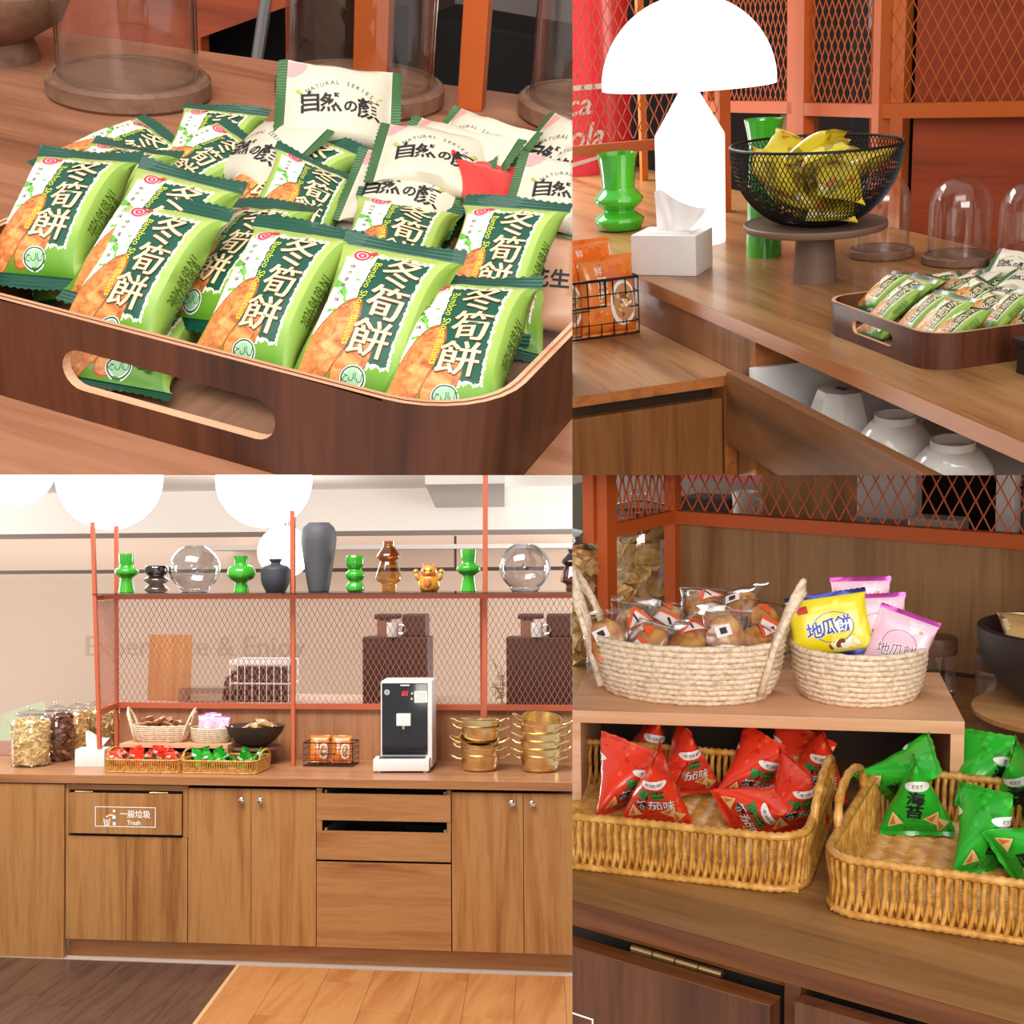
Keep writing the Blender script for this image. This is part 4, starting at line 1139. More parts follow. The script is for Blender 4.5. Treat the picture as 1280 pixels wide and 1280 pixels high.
def surf_tetra(a, h, seed):
    so = Vector((seed * 2.1, seed * 4.3, 1.7))
    def fn(u, v, lift=0.0):     # u in -1..1 across the front, v in 0..1 from the bottom seam to the tip
        th = -pi / 2 + u * pi / 2
        return ring(th, v, lift)
    def ring(th, v, lift=0.0):
        ax = a * (1 - v) + 0.0008; ay = a * v * 0.98 + 0.0008
        pf = 0.30 * a * math.sqrt(max(0, v * (1 - v))) * 2 * 0.55
        ex, ey = ax + pf * 0.35, ay + pf * 0.8
        p = 0.85
        c, s = cos(th), sin(th)
        x = ex * math.copysign(abs(c) ** p, c); y = ey * math.copysign(abs(s) ** p, s)
        nr = Vector((c * ey, s * ex, 0.25 * (ex - ey)))
        nr = nr.normalized() if nr.length > 1e-9 else Vector((0, -1, 0))
        d = mnoise.noise(Vector((x * 55, y * 55, v * 5)) + so) * 0.0018 * math.sqrt(max(0, v * (1 - v))) * 2
        q = Vector((x, y, v * h)) + nr * (d + lift)
        return tuple(q)
    return fn, ring

def tetra_mesh(name, a, h, seed, mats, printer):
    fn, ring = surf_tetra(a, h, seed)
    mb = MB(); n = 28; nv = 14
    for j in range(nv + 1):
        for i in range(n): mb.v.append(ring(2 * pi * i / n, j / nv))
    for j in range(nv):
        for i in range(n):
            q = (j * n + i, j * n + (i + 1) % n, (j + 1) * n + (i + 1) % n, (j + 1) * n + i)
            mb.f.append(q); mb.m.append(0)
    s = 0.006
    b = len(mb.v)   # bottom fin along x, top fin along y
    for i in range(13):
        x = -a + 2 * a * i / 12
        mb.v += [(x, 0, 0.0005), (x, 0.0015 * sin(i), -s * (1.0 if i % 2 else 0.8))]
    for i in range(12): mb.f.append((b + 2 * i, b + 2 * i + 1, b + 2 * i + 3, b + 2 * i + 2)); mb.m.append(1)
    b = len(mb.v)
    for i in range(13):
        y = -a + 2 * a * i / 12
        mb.v += [(0, y, h - 0.0005), (0.0015 * sin(i), y, h + s * (1.0 if i % 2 else 0.8))]
    for i in range(12): mb.f.append((b + 2 * i, b + 2 * i + 1, b + 2 * i + 3, b + 2 * i + 2)); mb.m.append(1)
    pm = MB(); printer(pm, fn, ring, a, h)
    return mb.mesh(name, mats, True, 60), pm

def tetra_print(words, colors, badge):
    """words: (text, x, y, size, colour) laid on the front and, turned, on the back; colours index the print materials"""
    def pr(pm, fn, ring, a, h):
        for side in (0, 1):
            def S(x, y, l):
                v = min(0.97, max(0.02, y / h)); ex = a * (1 - v) + 0.0012
                c = max(-0.98, min(0.98, x / (ex * 1.05)))
                th = -math.acos(c) + (pi if side else 0.0)
                return ring(th, v, l)
            for text, x, y, sz, mi, rot in words:
                for k in range(6):
                    dx, dy = 0.0007 * cos(k * pi / 3), 0.0007 * sin(k * pi / 3)
                    lay(pm, glyphs(text, sz, 0.0), S, x + dx, y + dy, rot, 1, 1, colors[1], 0.0005)
                lay(pm, glyphs(text, sz, 0.0002), S, x, y, rot, 1, 1, mi, 0.0008)
            bx, by, br, btxt = badge
            lay(pm, disc2(0.0130, 20, 0, 0.52), S, bx, by, br, 1, 1, 0, 0.0006)
            lay(pm, glyphs(btxt, 0.0062), S, bx, by, br, 1, 1, 2, 0.0009)
            rnd = random.Random(3 + side)
            for (x, y, r) in ((-0.026, 0.014, 0.2), (0.017, 0.017, -0.5), (0.027, 0.010, 0.7)):
                tri = tri2([(-0.011, -0.006), (0.011, -0.005), (0.001, 0.012)])
                lay(pm, tri, S, x, y, r, 1, 1, 4, 0.00045)
                tri = tri2([(-0.0075, -0.004), (0.0005, -0.0045), (0.001, 0.008)])
                lay(pm, tri, S, x, y, r, 1, 1, 5, 0.0006)
    return pr
REDF = wrap_mat('red_pyramid_foil', 'E63C22', [('EE6038', 0.57, 26), ('D02818', 0.62, 40)], 0.26)
GREENF = wrap_mat('green_pyramid_foil', '27AE2B', [('3BC23A', 0.56, 26), ('1C9422', 0.62, 40)], 0.24)
TP = [WHITE_INK, INK, plain('badge_ink', '3A3442', 0.5), plain('bright_green_ink', '2FA14A', 0.4), plain('chip_ink', 'F2C27E', 0.5), plain('chip_edge_ink', 'CF7A34', 0.5)]
TET = {}
for nm, mat, words in (('red', REDF, [('野菜', -0.003, 0.044, 0.0150, 3, 0.08), ('番茄味', 0.001, 0.028, 0.0152, 0, 0.05)]), ('green', GREENF, [('海', -0.001, 0.044, 0.018, 1, -0.1), ('苔', -0.003, 0.0265, 0.018, 1, -0.1)])):
    bad = (0.0, 0.061, 0.1, '卡迪那') if nm == 'red' else (0.001, 0.060, 0.0, 'EST')
    TET[nm] = []
    for s in range(3):
        me, pm = tetra_mesh(nm + '_pyramid_packet', 0.045, 0.088, s + (1 if nm == 'red' else 5), [mat, mat], tetra_print(words, (0, 1 if nm == 'red' else 1), bad))
        TET[nm].append((me, pm.mesh('printed_lettering', TP, False)))
def tetra(nm, k, label, loc, rot, group, scale=1.0):
    me, pm = TET[nm][k % 3]
    o = single(nm + '_pyramid_packet', me, None, label, 'snack packet', loc, rot, group)
    o.matrix_world = o.matrix_world @ Matrix.Scale(scale, 4)
    part('printed_lettering', pm, None, o)
    return o

def chip_mass(n, R_, z0, z1, seed, size=(0.012, 0.006, 0.003), ridged=False):
    """loose small snacks filling a jar"""
    rnd = random.Random(seed); m = MB()
    for i in range(n):
        a = rnd.uniform(0, 2 * pi); r = R_ * math.sqrt(rnd.uniform(0.30, 1.0)); z = rnd.uniform(z0, z1)
        M = Matrix.Translation((r * cos(a), r * sin(a), z)) @ E3(rnd.uniform(0, 6.3), rnd.uniform(-1.2, 1.2), rnd.uniform(-1.2, 1.2))
        sx, sy, sz = (s * rnd.uniform(0.75, 1.25) for s in size)
        if ridged:
            k = 8; vs = []; 
            for j in range(k + 1):
                x = -sx + 2 * sx * j / k; w = sy * math.sqrt(max(0.08, 1 - (x / sx) ** 2 * 0.9)); zz = sz * (1 if j % 2 else -1) + 0.006 * (x / sx) ** 2
                vs += [(x, -w, zz), (x, w, zz), (x, -w, zz - 0.0012), (x, w, zz - 0.0012)]
            fs = []
            for j in range(k):
                b = 4 * j
                fs += [(b, b + 4, b + 5, b + 1), (b + 2, b + 3, b + 7, b + 6), (b, b + 2, b + 6, b + 4), (b + 1, b + 5, b + 7, b + 3)]
            m.add(vs, fs, None, M)
        else:
            m.add([(-sx, -sy, -sz), (sx, -sy, -sz), (sx, sy, -sz), (-sx, sy, -sz), (-sx * .7, -sy * .7, sz), (sx * .7, -sy * .7, sz), (sx * .7, sy * .7, sz), (-sx * .7, sy * .7, sz)],
                  [(0, 3, 2, 1), (4, 5, 6, 7), (0, 1, 5, 4), (1, 2, 6, 5), (2, 3, 7, 6), (3, 0, 4, 7)], None, M)
    m.lathe([(0.001, z0), (R_ * 0.8, z0), (R_ * 0.8, z1 - 0.012), (0.001, z1 - 0.004)], 20)
    return m
def snack_mat(name, a, b, c):
    t = NT(name); return t.done(t.ramp(t.noise(t.coord(), 45, 3), [(0.3, a), (0.5, b), (0.7, c)]), 0.6)
PASTA = snack_mat('pale_pasta_snack', 'DDB56A', 'F0D592', 'FAE8BC')
COCOA = snack_mat('brown_cocoa_snack', '4A2618', '74422A', '96603F')
CRISP = snack_mat('golden_crisp', 'CE9E4E', 'E8C27A', 'F4DBA4')
PEANUT = snack_mat('peanut_snack', 'B08348', 'D1A566', 'E2C08B')
LIDG = thin_glass('lid_glass', (0.95, 0.96, 0.95), 0.02, 1.45, 2.2)
JARG = thin_glass('jar_glass', (0.99, 0.99, 0.985), 0.0, 1.45, 1.6)
def jar(loc, R_, h, label, fill_mat, fill_label, seed, size, n=260, ridged=False, fill=0.92, group=None):
    t = thing('glass_jar', label, 'jar', loc, 0.0, group)
    m = MB(); bh = h * 0.80
    p = [(R_ * 0.92, 0.0), (R_, 0.008), (R_, bh * 0.86), (R_ * 0.94, bh * 0.93), (R_ * 0.72, bh * 0.985), (R_ * 0.70, bh)]
    m.lathe([(0.001, 0.0)] + p + [(r - 0.0025, z) for r, z in p[::-1]], 40)
    part('jar_glass', m, JARG, t, True, 50)
    m = MB(); m.lathe([(0.001, bh + 0.002), (R_ * 0.76, bh + 0.002), (R_ * 0.78, bh + 0.008), (R_ * 0.76, bh + 0.016), (R_ * 0.3, bh + 0.026), (R_ * 0.12, bh + 0.03), (0.001, bh + 0.03)], 36)
    l = part('lid', m, LIDG, t, True, 50)
    m = MB(); m.lathe([(0.001, bh + 0.03), (R_ * 0.10, bh + 0.031), (R_ * 0.16, bh + 0.038), (R_ * 0.18, bh + 0.046), (R_ * 0.12, bh + 0.055), (0.001, bh + 0.057)], 20)
    part('knob', m, LIDG, l, True, 60)
    c = single('jar_snacks', chip_mass(n, R_ * 0.93, 0.010, bh * fill / 0.8 * 0.8, seed, size, ridged), fill_mat, fill_label, 'snacks', loc, 0.0, smooth=False, kind='stuff')
    return t

BRASS = NT('brushed_gold_metal'); BRASS.bsdf.inputs['Anisotropic'].default_value = 0.4
BRASS = BRASS.done(BRASS.ramp(BRASS.noise(BRASS.mapping(BRASS.coord(), (0, 0, 0), (8, 8, 160)), 3, 2), [(0.3, 'DDBC7C'), (0.7, 'F5DEAA')]), 0.3, 1.0)
CHROME = plain('polished_steel', 'D9D6D2', 0.15, 1.0)
def pot_proto(label, loc):
    t = thing('noodle_pot', label, 'pot', loc, 0.2, 'gold noodle pots')
    K_ = Matrix.Scale(1.10, 4)
    m = MB(); m.lathe([(0.001, 0.0), (0.066, 0.0), (0.074, 0.006), (0.078, 0.02), (0.082, 0.062), (0.088, 0.066), (0.088, 0.0675), (0.081, 0.066), (0.076, 0.02), (0.070, 0.006), (0.001, 0.003)], 44, M=K_)
    part('pot_body', m, BRASS, t, True, 40)
    for s in (-1, 1):
        m = MB(); m.tube([(s * 0.080, -0.022, 0.052), (s * 0.100, -0.020, 0.055), (s * 0.118, -0.014, 0.064), (s * 0.128, 0.0, 0.067), (s * 0.118, 0.014, 0.064), (s * 0.100, 0.020, 0.055), (s * 0.080, 0.022, 0.052)], 0.0042, 7, M=K_)
        part('handle', m, BRASS, t)
    return t

# ------------------------------------------------------------------ SET 3: the whole snack counter, seen from the front
CUR[0] = 3
W3V = [wood('counter_front_walnut', '7E4C22', '9F6B39', 'B07E4A', 'Z', 0.45, 0.9)]
W3H = wood('drawer_front_walnut', '7E4924', '9E693B', 'AE7A4A', 'X', 0.45, 0.9)
W3T = wood('worktop_walnut', '8E5A38', 'A66F4A', 'B6835E', 'X', 0.35, 0.9, 0.15)
W3B = wood('back_panel_walnut', '8A5636', 'A36D48', 'B37F5A', 'Z', 0.45, 0.9)
KICK = wood('plinth_walnut', '8C552E', 'A0683C', 'AC7648', 'X', 0.5)
DARK = plain('dark_gap', '1E130D', 0.8)
# floor: two plank fields that meet on a seam square to the counter
FLD = wood('dark_floor_plank', '38251C', '4C342A', '5E4437', 'Y', 0.4, 0.8, 0.1)
FLL = wood('light_floor_plank', 'A0622F', 'B27540', 'C0854F', 'Y', 0.42, 0.5, 0.15)
fl = struct('floor', MB().box((-4.5, -3.2, -0.06), (4.5, 9.0, -0.012)), plain('floor_screed', '6B5243', 0.8), 'wood plank floor, dark on the left and light on the right')
def seam(y): return -0.12 * y
rnd = random.Random(12)
for side, mat, w in ((-1, FLD, 0.19), (1, FLL, 0.215)):
    for i in range(13):
        a, b = side * i * w, side * (i + 1) * w
        y = 0.60 - rnd.uniform(0.0, 0.9)
        cuts = [0.62]
        while y > -2.4: cuts.append(y); y -= 1.15
        cuts.append(-2.4)
        for c1, c0 in zip(cuts[:-1], cuts[1:]):
            if side * min(abs(a), abs(b)) > 2.6: continue
            g = 0.0008; x0, x1 = min(a, b) + g, max(a, b) - g; y0, y1 = c0 + g, c1 - g
            P = [(x0 + seam(y0), y0), (x1 + seam(y0), y0), (x1 + seam(y1), y1), (x0 + seam(y1), y1)]
            m = MB(); m.add([(x, y, z) for z in (-0.012, 0.0) for x, y in P], [(4, 5, 6, 7), (0, 1, 5, 4), (1, 2, 6, 5), (2, 3, 7, 6), (3, 0, 4, 7)])
            part('floor_plank', m, mat, fl, False)
m = MB(); m.add([(-0.012 + seam(y), y, 0.0015) for y in (-2.4, 0.06)] + [(0.006 + seam(y), y, 0.0015) for y in (-2.4, 0.06)], [(0, 2, 3, 1)])
part('seam_strip', m, plain('pale_seam', 'D8A878', 0.5), fl, False)
# cabinet run
def cab(label, x0, x1, body_y=0.03):
    t = thing('cabinet', label, 'cabinet', ((x0 + x1) / 2, 0, 0)); t['w'] = (x1 - x0)
    return t
def front(t, name, x0, x1, z0, z1, mat, y=0.0, th=0.018, cx=None, label=None, tilt=None):
    c = cx if cx is not None else t.location.x
    m = MB(); m.box((x0 - c, y, z0), (x1 - c, y + th, z1), bev=0.0012)
    return part(name, m, mat, t, False, label=label)
def knob(p, x, z, c):
    m = MB(); pr = [(0.0005, 0.0), (0.006, 0.0), (0.005, 0.010), (0.013, 0.016), (0.014, 0.020), (0.010, 0.024), (0.0005, 0.025)]
    m.lathe(pr, 20, M=Matrix.Translation((x - c, 0.0, z)) @ Matrix.Rotation(pi / 2, 4, 'X'))
    part('knob', m, CHROME, p, True, 50, label='round steel knob')
t = cab('walnut end cabinet at the far left, panel reaching the floor', -2.2, -0.856)
front(t, 'side_panel', -2.2, -0.856, 0.003, 0.815, W3V[0], -0.012, 0.03)
m = MB(); m.box((-0.012, -0.012, 0.0), (1.0, 0.02, 0.006)); 
t = cab('walnut trash cabinet with a labelled flap and two small doors', -0.853, -0.252); c = t.location.x
m = MB(); m.box((-0.853 - c, 0.021, 0.09), (-0.252 - c, 0.55, 0.80)); part('cabinet_body', m, DARK, t, False)
for a, b, z in ((-0.853, -0.838, 0.576), (-0.275, -0.252, 0.576)): part('frame_stile', MB().box((a - c, 0.0, z), (b - c, 0.02, 0.815)), W3V[0], t, False)
m = MB(); m.box((-0.838 - c, 0.004, 0.79), (-0.275 - c, 0.018, 0.815)); part('top_rail', m, W3H, t, False)
fp = MB(); fp.box((-0.831 - c, -0.012, 0.588), (-0.279 - c, 0.006, 0.776), bev=0.0015)
flap = part('flap', fp, W3V[0], t, False)
FS = lambda x, y, l: (x - c, -0.0124 - l, y)
m = MB(); cx_, cz_ = -0.553, 0.668
lay(m, frame2(0.298, 0.094, 0.0035), FS, cx_, cz_, 0, 1, 1, 0, 0.0003)
lay(m, glyphs('一般垃圾', 0.038, 0.0006), FS, cx_ + 0.048, cz_ + 0.014, 0, 1, 1, 0, 0.0003)
lay(m, glyphs('Trash', 0.029, 0.0005), FS, cx_ + 0.042, cz_ - 0.026, 0, 1, 1, 0, 0.0003)
px_, pz_ = cx_ - 0.085, cz_ - 0.005    # little figure dropping litter in a bin
for (dx, dz, w, h) in ((0.030, -0.010, 0.015, 0.030), (0.027, -0.026, 0.006, 0.030), (0.035, -0.026, 0.006, 0.030), (0.016, 0.006, 0.026, 0.006)): lay(m, rect2(w, h), FS, px_ + dx, pz_ + dz + 0.006, 0, 1, 1, 0, 0.0003)
lay(m, disc2(0.0068, 14), FS, px_ + 0.030, pz_ + 0.032, 0, 1, 1, 0, 0.0003)
lay(m, ([(-0.017, 0.014), (-0.012, 0.014), (-0.008, -0.014), (0.008, -0.014), (0.012, 0.014), (0.017, 0.014), (0.011, -0.019), (-0.011, -0.019)], [(0, 1, 2, 7), (2, 3, 6, 7), (3, 4, 5, 6)]), FS, px_ - 0.006, pz_ - 0.018, 0, 1, 1, 0, 0.0003)
for i in range(3): lay(m, rect2(0.0025, 0.022), FS, px_ - 0.011 + 0.005 * i, pz_ - 0.018, 0, 1, 1, 0, 0.0003)
lay(m, rect2(0.010, 0.008), FS, px_ - 0.004, pz_ + 0.006, 0.5, 1, 1, 0, 0.0003)
part('trash_sign', m, WHITE_INK, flap, False, label='white trash sign with a small figure')
for hx in (-0.76, -0.39):
    m = MB(); m.tube([(hx - 0.045 - c, -0.006, 0.781), (hx + 0.045 - c, -0.006, 0.781)], 0.0045, 8); part('hinge', m, BRASS, t, label='brass hinge')
for a, b in ((-0.851, -0.553), (-0.550, -0.254)): front(t, 'door', a, b, 0.092, 0.574, W3V[0], -0.002, 0.018, c)
t = cab('tall two-door walnut cabinet between the trash flap and the drawers', -0.250, 0.364); c = t.location.x
m = MB(); m.box((-0.25 - c, 0.021, 0.09), (0.364 - c, 0.55, 0.80)); part('cabinet_body', m, DARK, t, False)
for a, b, kx in ((-0.249, 0.053, 0.012), (0.055, 0.363, 0.102)):
    d = front(t, 'door', a, b, 0.092, 0.806, W3V[0], -0.002, 0.018, c); knob(d, kx, 0.755, c)
t = cab('walnut drawer cabinet with two open hand gaps in the middle', 0.366, 0.995); c = t.location.x
m = MB(); m.box((0.366 - c, 0.38, 0.09), (0.995 - c, 0.40, 0.80)); m.box((0.366 - c, 0.02, 0.09), (0.384 - c, 0.40, 0.815)); m.box((0.977 - c, 0.02, 0.09), (0.995 - c, 0.40, 0.815)); m.box((0.366 - c, 0.02, 0.085), (0.995 - c, 0.40, 0.10)); part('cabinet_body', m, DARK, t, False)
for a, b in ((0.366, 0.392), (0.976, 0.995)): part('frame_stile', MB().box((a - c, -0.001, 0.62), (b - c, 0.016, 0.815)), W3V[0], t, False)
for z0, z1 in ((0.670, 0.792), (0.490, 0.620), (0.092, 0.480)):
    d = front(t, 'drawer', 0.367, 0.994, z0, z1, W3H, -0.003, 0.018, c)
    if z1 > 0.5:
        m = MB(); m.box((0.40 - c, 0.016, z0 + 0.02), (0.97 - c, 0.36, z0 + 0.03)); m.box((0.40 - c, 0.016, z0 + 0.02), (0.412 - c, 0.36, z1 + 0.012)); m.box((0.958 - c, 0.016, z0 + 0.02), (0.97 - c, 0.36, z1 + 0.012)); part('drawer_box', m, plain('grey_drawer_metal', '8E8A86', 0.4, 0.4), d, False)
m = MB(); m.box((0, 0, 0), (0.24, 0.2, 0.10), bev=0.004); single('cutlery_box', m, BLACKM, 'black box inside the top drawer gap', 'box', (0.70, 0.10, 0.702), 0.0, smooth=False)
m = MB(); m.box((0, 0, 0), (0.18, 0.2, 0.115), bev=0.004); single('cutlery_box', m, BLACKM, 'black box inside the second drawer gap', 'box', (0.765, 0.10, 0.522), 0.0, smooth=False)
t = cab('right two-door walnut cabinet below the gold pots', 0.998, 1.66); c = t.location.x
m = MB(); m.box((0.998 - c, 0.021, 0.09), (1.66 - c, 0.55, 0.80)); part('cabinet_body', m, DARK, t, False)
for a, b, kx in ((0.999, 1.325, 1.277), (1.328, 1.655, 1.369)):
    d = front(t, 'door', a, b, 0.092, 0.806, W3V[0], -0.002, 0.018, c); knob(d, kx, 0.763, c)
struct('baseboard_front', MB().box((-0.853, 0.045, 0.002), (2.2, 0.065, 0.092)), KICK, 'recessed walnut plinth under the cabinets', cat='baseboard')
struct('trim_1', MB().box((-2.2, -0.016, 0.0), (2.2, 0.046, 0.003)), plain('grey_sealant', 'B9A79A', 0.5), 'thin pale sealant line along the foot of the cabinets')
t = thing('worktop', 'walnut worktop running across the whole snack counter', 'worktop', (0, 0, 0))
m = MB(); m.box((-2.4, -0.018, 0.822), (2.4, 0.62, 0.86), bev=0.001); m.box((-2.4, 0.62, 0.822), (-0.86, 1.3, 0.86)); part('worktop_board', m, W3T, t, False)
m = MB(); m.box((-2.4, -0.0195, 0.8225), (2.4, -0.0175, 0.8595)); part('edge_band', m, wood('worktop_edge', '8C5830', 'A26A40', 'AC784C', 'X', 0.45), t, False)
struct('wall_panel', MB().box((-0.86, 0.625, 0.6), (2.4, 0.64, 1.13)), W3B, 'low walnut back panel behind the worktop', cat='panel')
# orange shelf frame with mesh, glass shelf on top
FY, BY = 0.38, 0.61; ZS = 1.70
screen('tall orange shelf frame with expanded metal behind the snack counter',
       [((-0.80, FY - 0.12, 0.86), (-0.845, FY - 0.12, 2.06), 0.018, 0.018), ((-0.868, BY, 0.86), (-0.875, BY, 2.05), 0.018, 0.018),
        ((0.142, FY, 0.862), (0.142, FY, 2.08), 0.018, 0.018), ((0.072, BY, 0.862), (0.067, BY, 2.12), 0.020, 0.018), ((1.092, FY, 1.10), (1.105, FY, 2.6), 0.022, 0.018), ((1.045, BY, 0.862), (1.045, BY, 1.70), 0.02, 0.018)],
       [((-0.84, FY, ZS - 0.012), (1.9, FY, ZS - 0.012), 0.02, 0.024), ((-0.87, BY, ZS - 0.016), (1.9, BY, ZS - 0.016), 0.02, 0.024), ((-0.87, BY, 1.125), (1.9, BY, 1.13), 0.02, 0.028), ((-0.81, FY - 0.12, 1.125), (-0.868, BY, 1.125), 0.018, 0.028), ((-0.835, FY - 0.12, ZS - 0.014), (-0.87, BY, ZS - 0.016), 0.018, 0.024)],
       [((-0.86, BY), (0.06, BY), 1.14, ZS - 0.03), ((0.082, BY), (1.9, BY), 1.14, ZS - 0.03), ((-0.822, FY - 0.11), (-0.868, BY - 0.01), 1.14, ZS - 0.03)], ORANGE3, 0.0019, plain('salmon_wire', 'BC7A60', 0.5))
m = MB(); m.box((-0.84, FY - 0.13, ZS), (1.9, BY + 0.02, ZS + 0.008)); single('glass_shelf', m, thin_glass('smoked_glass', (0.55, 0.53, 0.52), 0.0, 1.45, 1.5), 'smoked glass shelf carrying the row of vases', 'shelf', smooth=False)
SH = ZS + 0.0085
SMOKE = thin_glass('smoke_glass', (0.42, 0.36, 0.34), 0.02, 1.45, 3.0)
AMBER = thin_glass('amber_glass', (0.83, 0.60, 0.30), 0.02, 1.45, 2.5)
BROWNG = thin_glass('brown_glass', (0.35, 0.16, 0.09), 0.02, 1.45, 2.5)
CLAYG = plain('charcoal_clay', '55555A', 0.6); CLAYD = plain('dark_slate_clay', '3E4047', 0.55)
VG = 'vases on the glass shelf'
vase('saucer', 0.197, 0.113, GREENG, 'green glass vase at the left end of the glass shelf', (-0.772, 0.5, SH), VG)
vase('beads', 0.135, 0.118, SMOKE, 'short smoky glass vase beside the left clear globe', (-0.612, 0.5, SH), VG)
vase('globe', 0.182, 0.128, GREENG, 'round-bellied green vase right of the left clear globe', (-0.165, 0.5, SH), VG)
vase('bottle', 0.166, 0.122, CLAYD, 'dark slate bottle vase beside the orange post', (0.014, 0.5, SH), VG)
vase('urn', 0.345, 0.157, CLAYG, 'tall charcoal ribbed vase in the middle of the glass shelf', (0.237, 0.5, SH), VG, 48)
vase('beads', 0.18, 0.092, GREENG, 'green beaded vase between the charcoal and amber vases', (0.424, 0.5, SH), VG)
vase('hourglass', 0.25, 0.122, AMBER, 'amber glass vase left of the lucky cat', (0.595, 0.5, SH), VG)
vase('saucer', 0.206, 0.112, GREENG, 'green glass vase right of the lucky cat', (0.997, 0.5, SH), VG)
vase('hourglass', 0.203, 0.12, BROWNG, 'dark brown glass vase at the right end of the glass shelf', (1.515, 0.5, SH), VG)
def globe_vase(loc, r, label):
    m = MB(); p = [(r * 0.5, 0.0), (r * 0.56, 0.006), (r * 0.60, r * 0.12)]
    for i in range(17):
        a = -0.95 + (0.95 + 1.12) * i / 16
        p.append((r * cos(a), r * 0.93 + r * 0.95 * sin(a)))
    p.append((p[-1][0] * 1.03, p[-1][1] + 0.006))
    m.lathe([(0.001, 0.0)] + p + [(x - 0.004, z) for x, z in p[::-1]] + [(0.001, 0.012)], 44)
    single('globe_vase', m, thin_glass('globe_glass', (0.93, 0.92, 0.92), 0.0, 1.45, 2.6), label, 'vase', loc, 0, 'clear globe vases', True, 50)
globe_vase((-0.41, 0.5, SH), 0.128, 'clear round glass globe vase on the left of the shelf')
globe_vase((1.276, 0.5, SH), 0.126, 'clear round glass globe vase on the right of the shelf')
# golden cat figurine
t = thing('cat_figurine', 'golden lucky cat figurine with both paws raised on the shelf', 'figurine', (0.799, 0.5, SH))
GOLDC = plain('golden_glaze', 'E3A13A', 0.22, 0.2, 0.6, 0.5)
def blob(m, c, r, n=14):
    bm = bmesh.new(); bmesh.ops.create_uvsphere(bm, u_segments=n, v_segments=n // 2 + 2, radius=1.0)
    m.add([(c[0] + v.co.x * r[0], c[1] + v.co.y * r[1], c[2] + v.co.z * r[2]) for v in bm.verts], [[v.index for v in f.verts] for f in bm.faces]); bm.free()
m = MB(); m.lathe([(0.001, 0), (0.040, 0), (0.052, 0.015), (0.056, 0.035), (0.050, 0.060), (0.036, 0.080), (0.030, 0.086)], 24, sy=0.85); part('body', m, GOLDC, t, True, 180)
m = MB(); blob(m, (0, -0.004, 0.098), (0.041, 0.036, 0.034)); blob(m, (0, -0.036, 0.090), (0.014, 0.010, 0.010)); part('head', m, GOLDC, t, True, 180)
for s in (-1, 1):
    m = MB(); m.lathe([(0.012, 0.0), (0.008, 0.012), (0.0005, 0.022)], 10, M=Matrix.Translation((s * 0.024, 0, 0.122)) @ Matrix.Rotation(s * 0.25, 4, 'Y')); part('ear', m, plain('rosy_glaze', 'D96A4A', 0.3), t, True, 60, 'rosy ear')
    m = MB(); m.tube([(s * 0.040, 0, 0.055), (s * 0.058, -0.006, 0.068), (s * 0.064, -0.012, 0.092)], [0.012, 0.012, 0.011], 10); blob(m, (s * 0.064, -0.014, 0.098), (0.014, 0.013, 0.013), 10); part('paw', m, GOLDC, t, True, 100)
    m = MB(); blob(m, (s * 0.015, -0.037, 0.103), (0.004, 0.003, 0.006), 8); part('eye', m, INK, t, True, 100, 'black eye')
m = MB(); m.lathe([(0.036, 0.074), (0.039, 0.078), (0.036, 0.082)], 20); part('collar', m, plain('red_collar', 'C4402B', 0.4), t, True, 100, 'red collar')
m = MB(); blob(m, (0, -0.046, 0.045), (0.020, 0.008, 0.026), 12); part('coin', m, plain('orange_gold', 'D9803A', 0.3, 0.2), t, True, 100, 'oval coin on the belly')
# jars at the left end
JG = 'snack jars at the left end'
jar((-1.165, 0.27, 0.86), 0.095, 0.305, 'front glass jar of pale twisted snacks at the far left', PASTA, 'pale twisted snacks filling the front jar', 1, (0.016, 0.005, 0.004), 420, group=JG)
jar((-1.125, 0.462, 0.86), 0.082, 0.31, 'second glass jar holding brown cocoa pillow snacks', COCOA, 'brown cocoa pillow snacks in the second jar', 2, (0.014, 0.012, 0.009), 260, group=JG)
jar((-1.098, 0.640, 0.86), 0.080, 0.30, 'third glass jar of golden snack curls behind the cocoa jar', CRISP, 'golden snack curls in the third jar', 3, (0.018, 0.012, 0.002), 260, group=JG)
jar((-1.055, 0.802, 0.86), 0.080, 0.30, 'fourth glass jar of pale crisps beside the orange wing', PASTA, 'pale crisps in the fourth jar', 4, (0.018, 0.014, 0.002), 240, group=JG)
jar((-0.985, 0.955, 0.86), 0.078, 0.27, 'fifth glass jar half hidden behind the orange wing posts', CRISP, 'crisps in the jar behind the wing posts', 5, (0.018, 0.014, 0.002), 200, group=JG)
tissue_box((-0.855, 0.30, 0.86), radians(8), 'white tissue box between the jars and the wicker baskets', 0.145, 0.12, 0.085)
m = MB(); m.add([(-0.2, 0, 0), (0.05, 0.0, 0.0), (0.03, 0.07, 0.16), (0.0, 0.09, 0.20), (-0.2, 0.06, 0.14)], [(0, 1, 2, 3, 4)]); m.add([(-0.2, 0.02, 0), (0.05, 0.02, 0.0), (0.03, 0.09, 0.16), (0.0, 0.11, 0.20), (-0.2, 0.08, 0.14)], [(4, 3, 2, 1, 0)])
for i in range(5): m.f.append((i, (i + 1) % 5, 5 + (i + 1) % 5, 5 + i)); m.m.append(0)
single('menu_board', m, plain('sage_board', 'A9B091', 0.6), 'sage green leaning board behind the front jar at the left edge', 'board', (-1.33, 0.62, 0.93), 0.0, smooth=False)
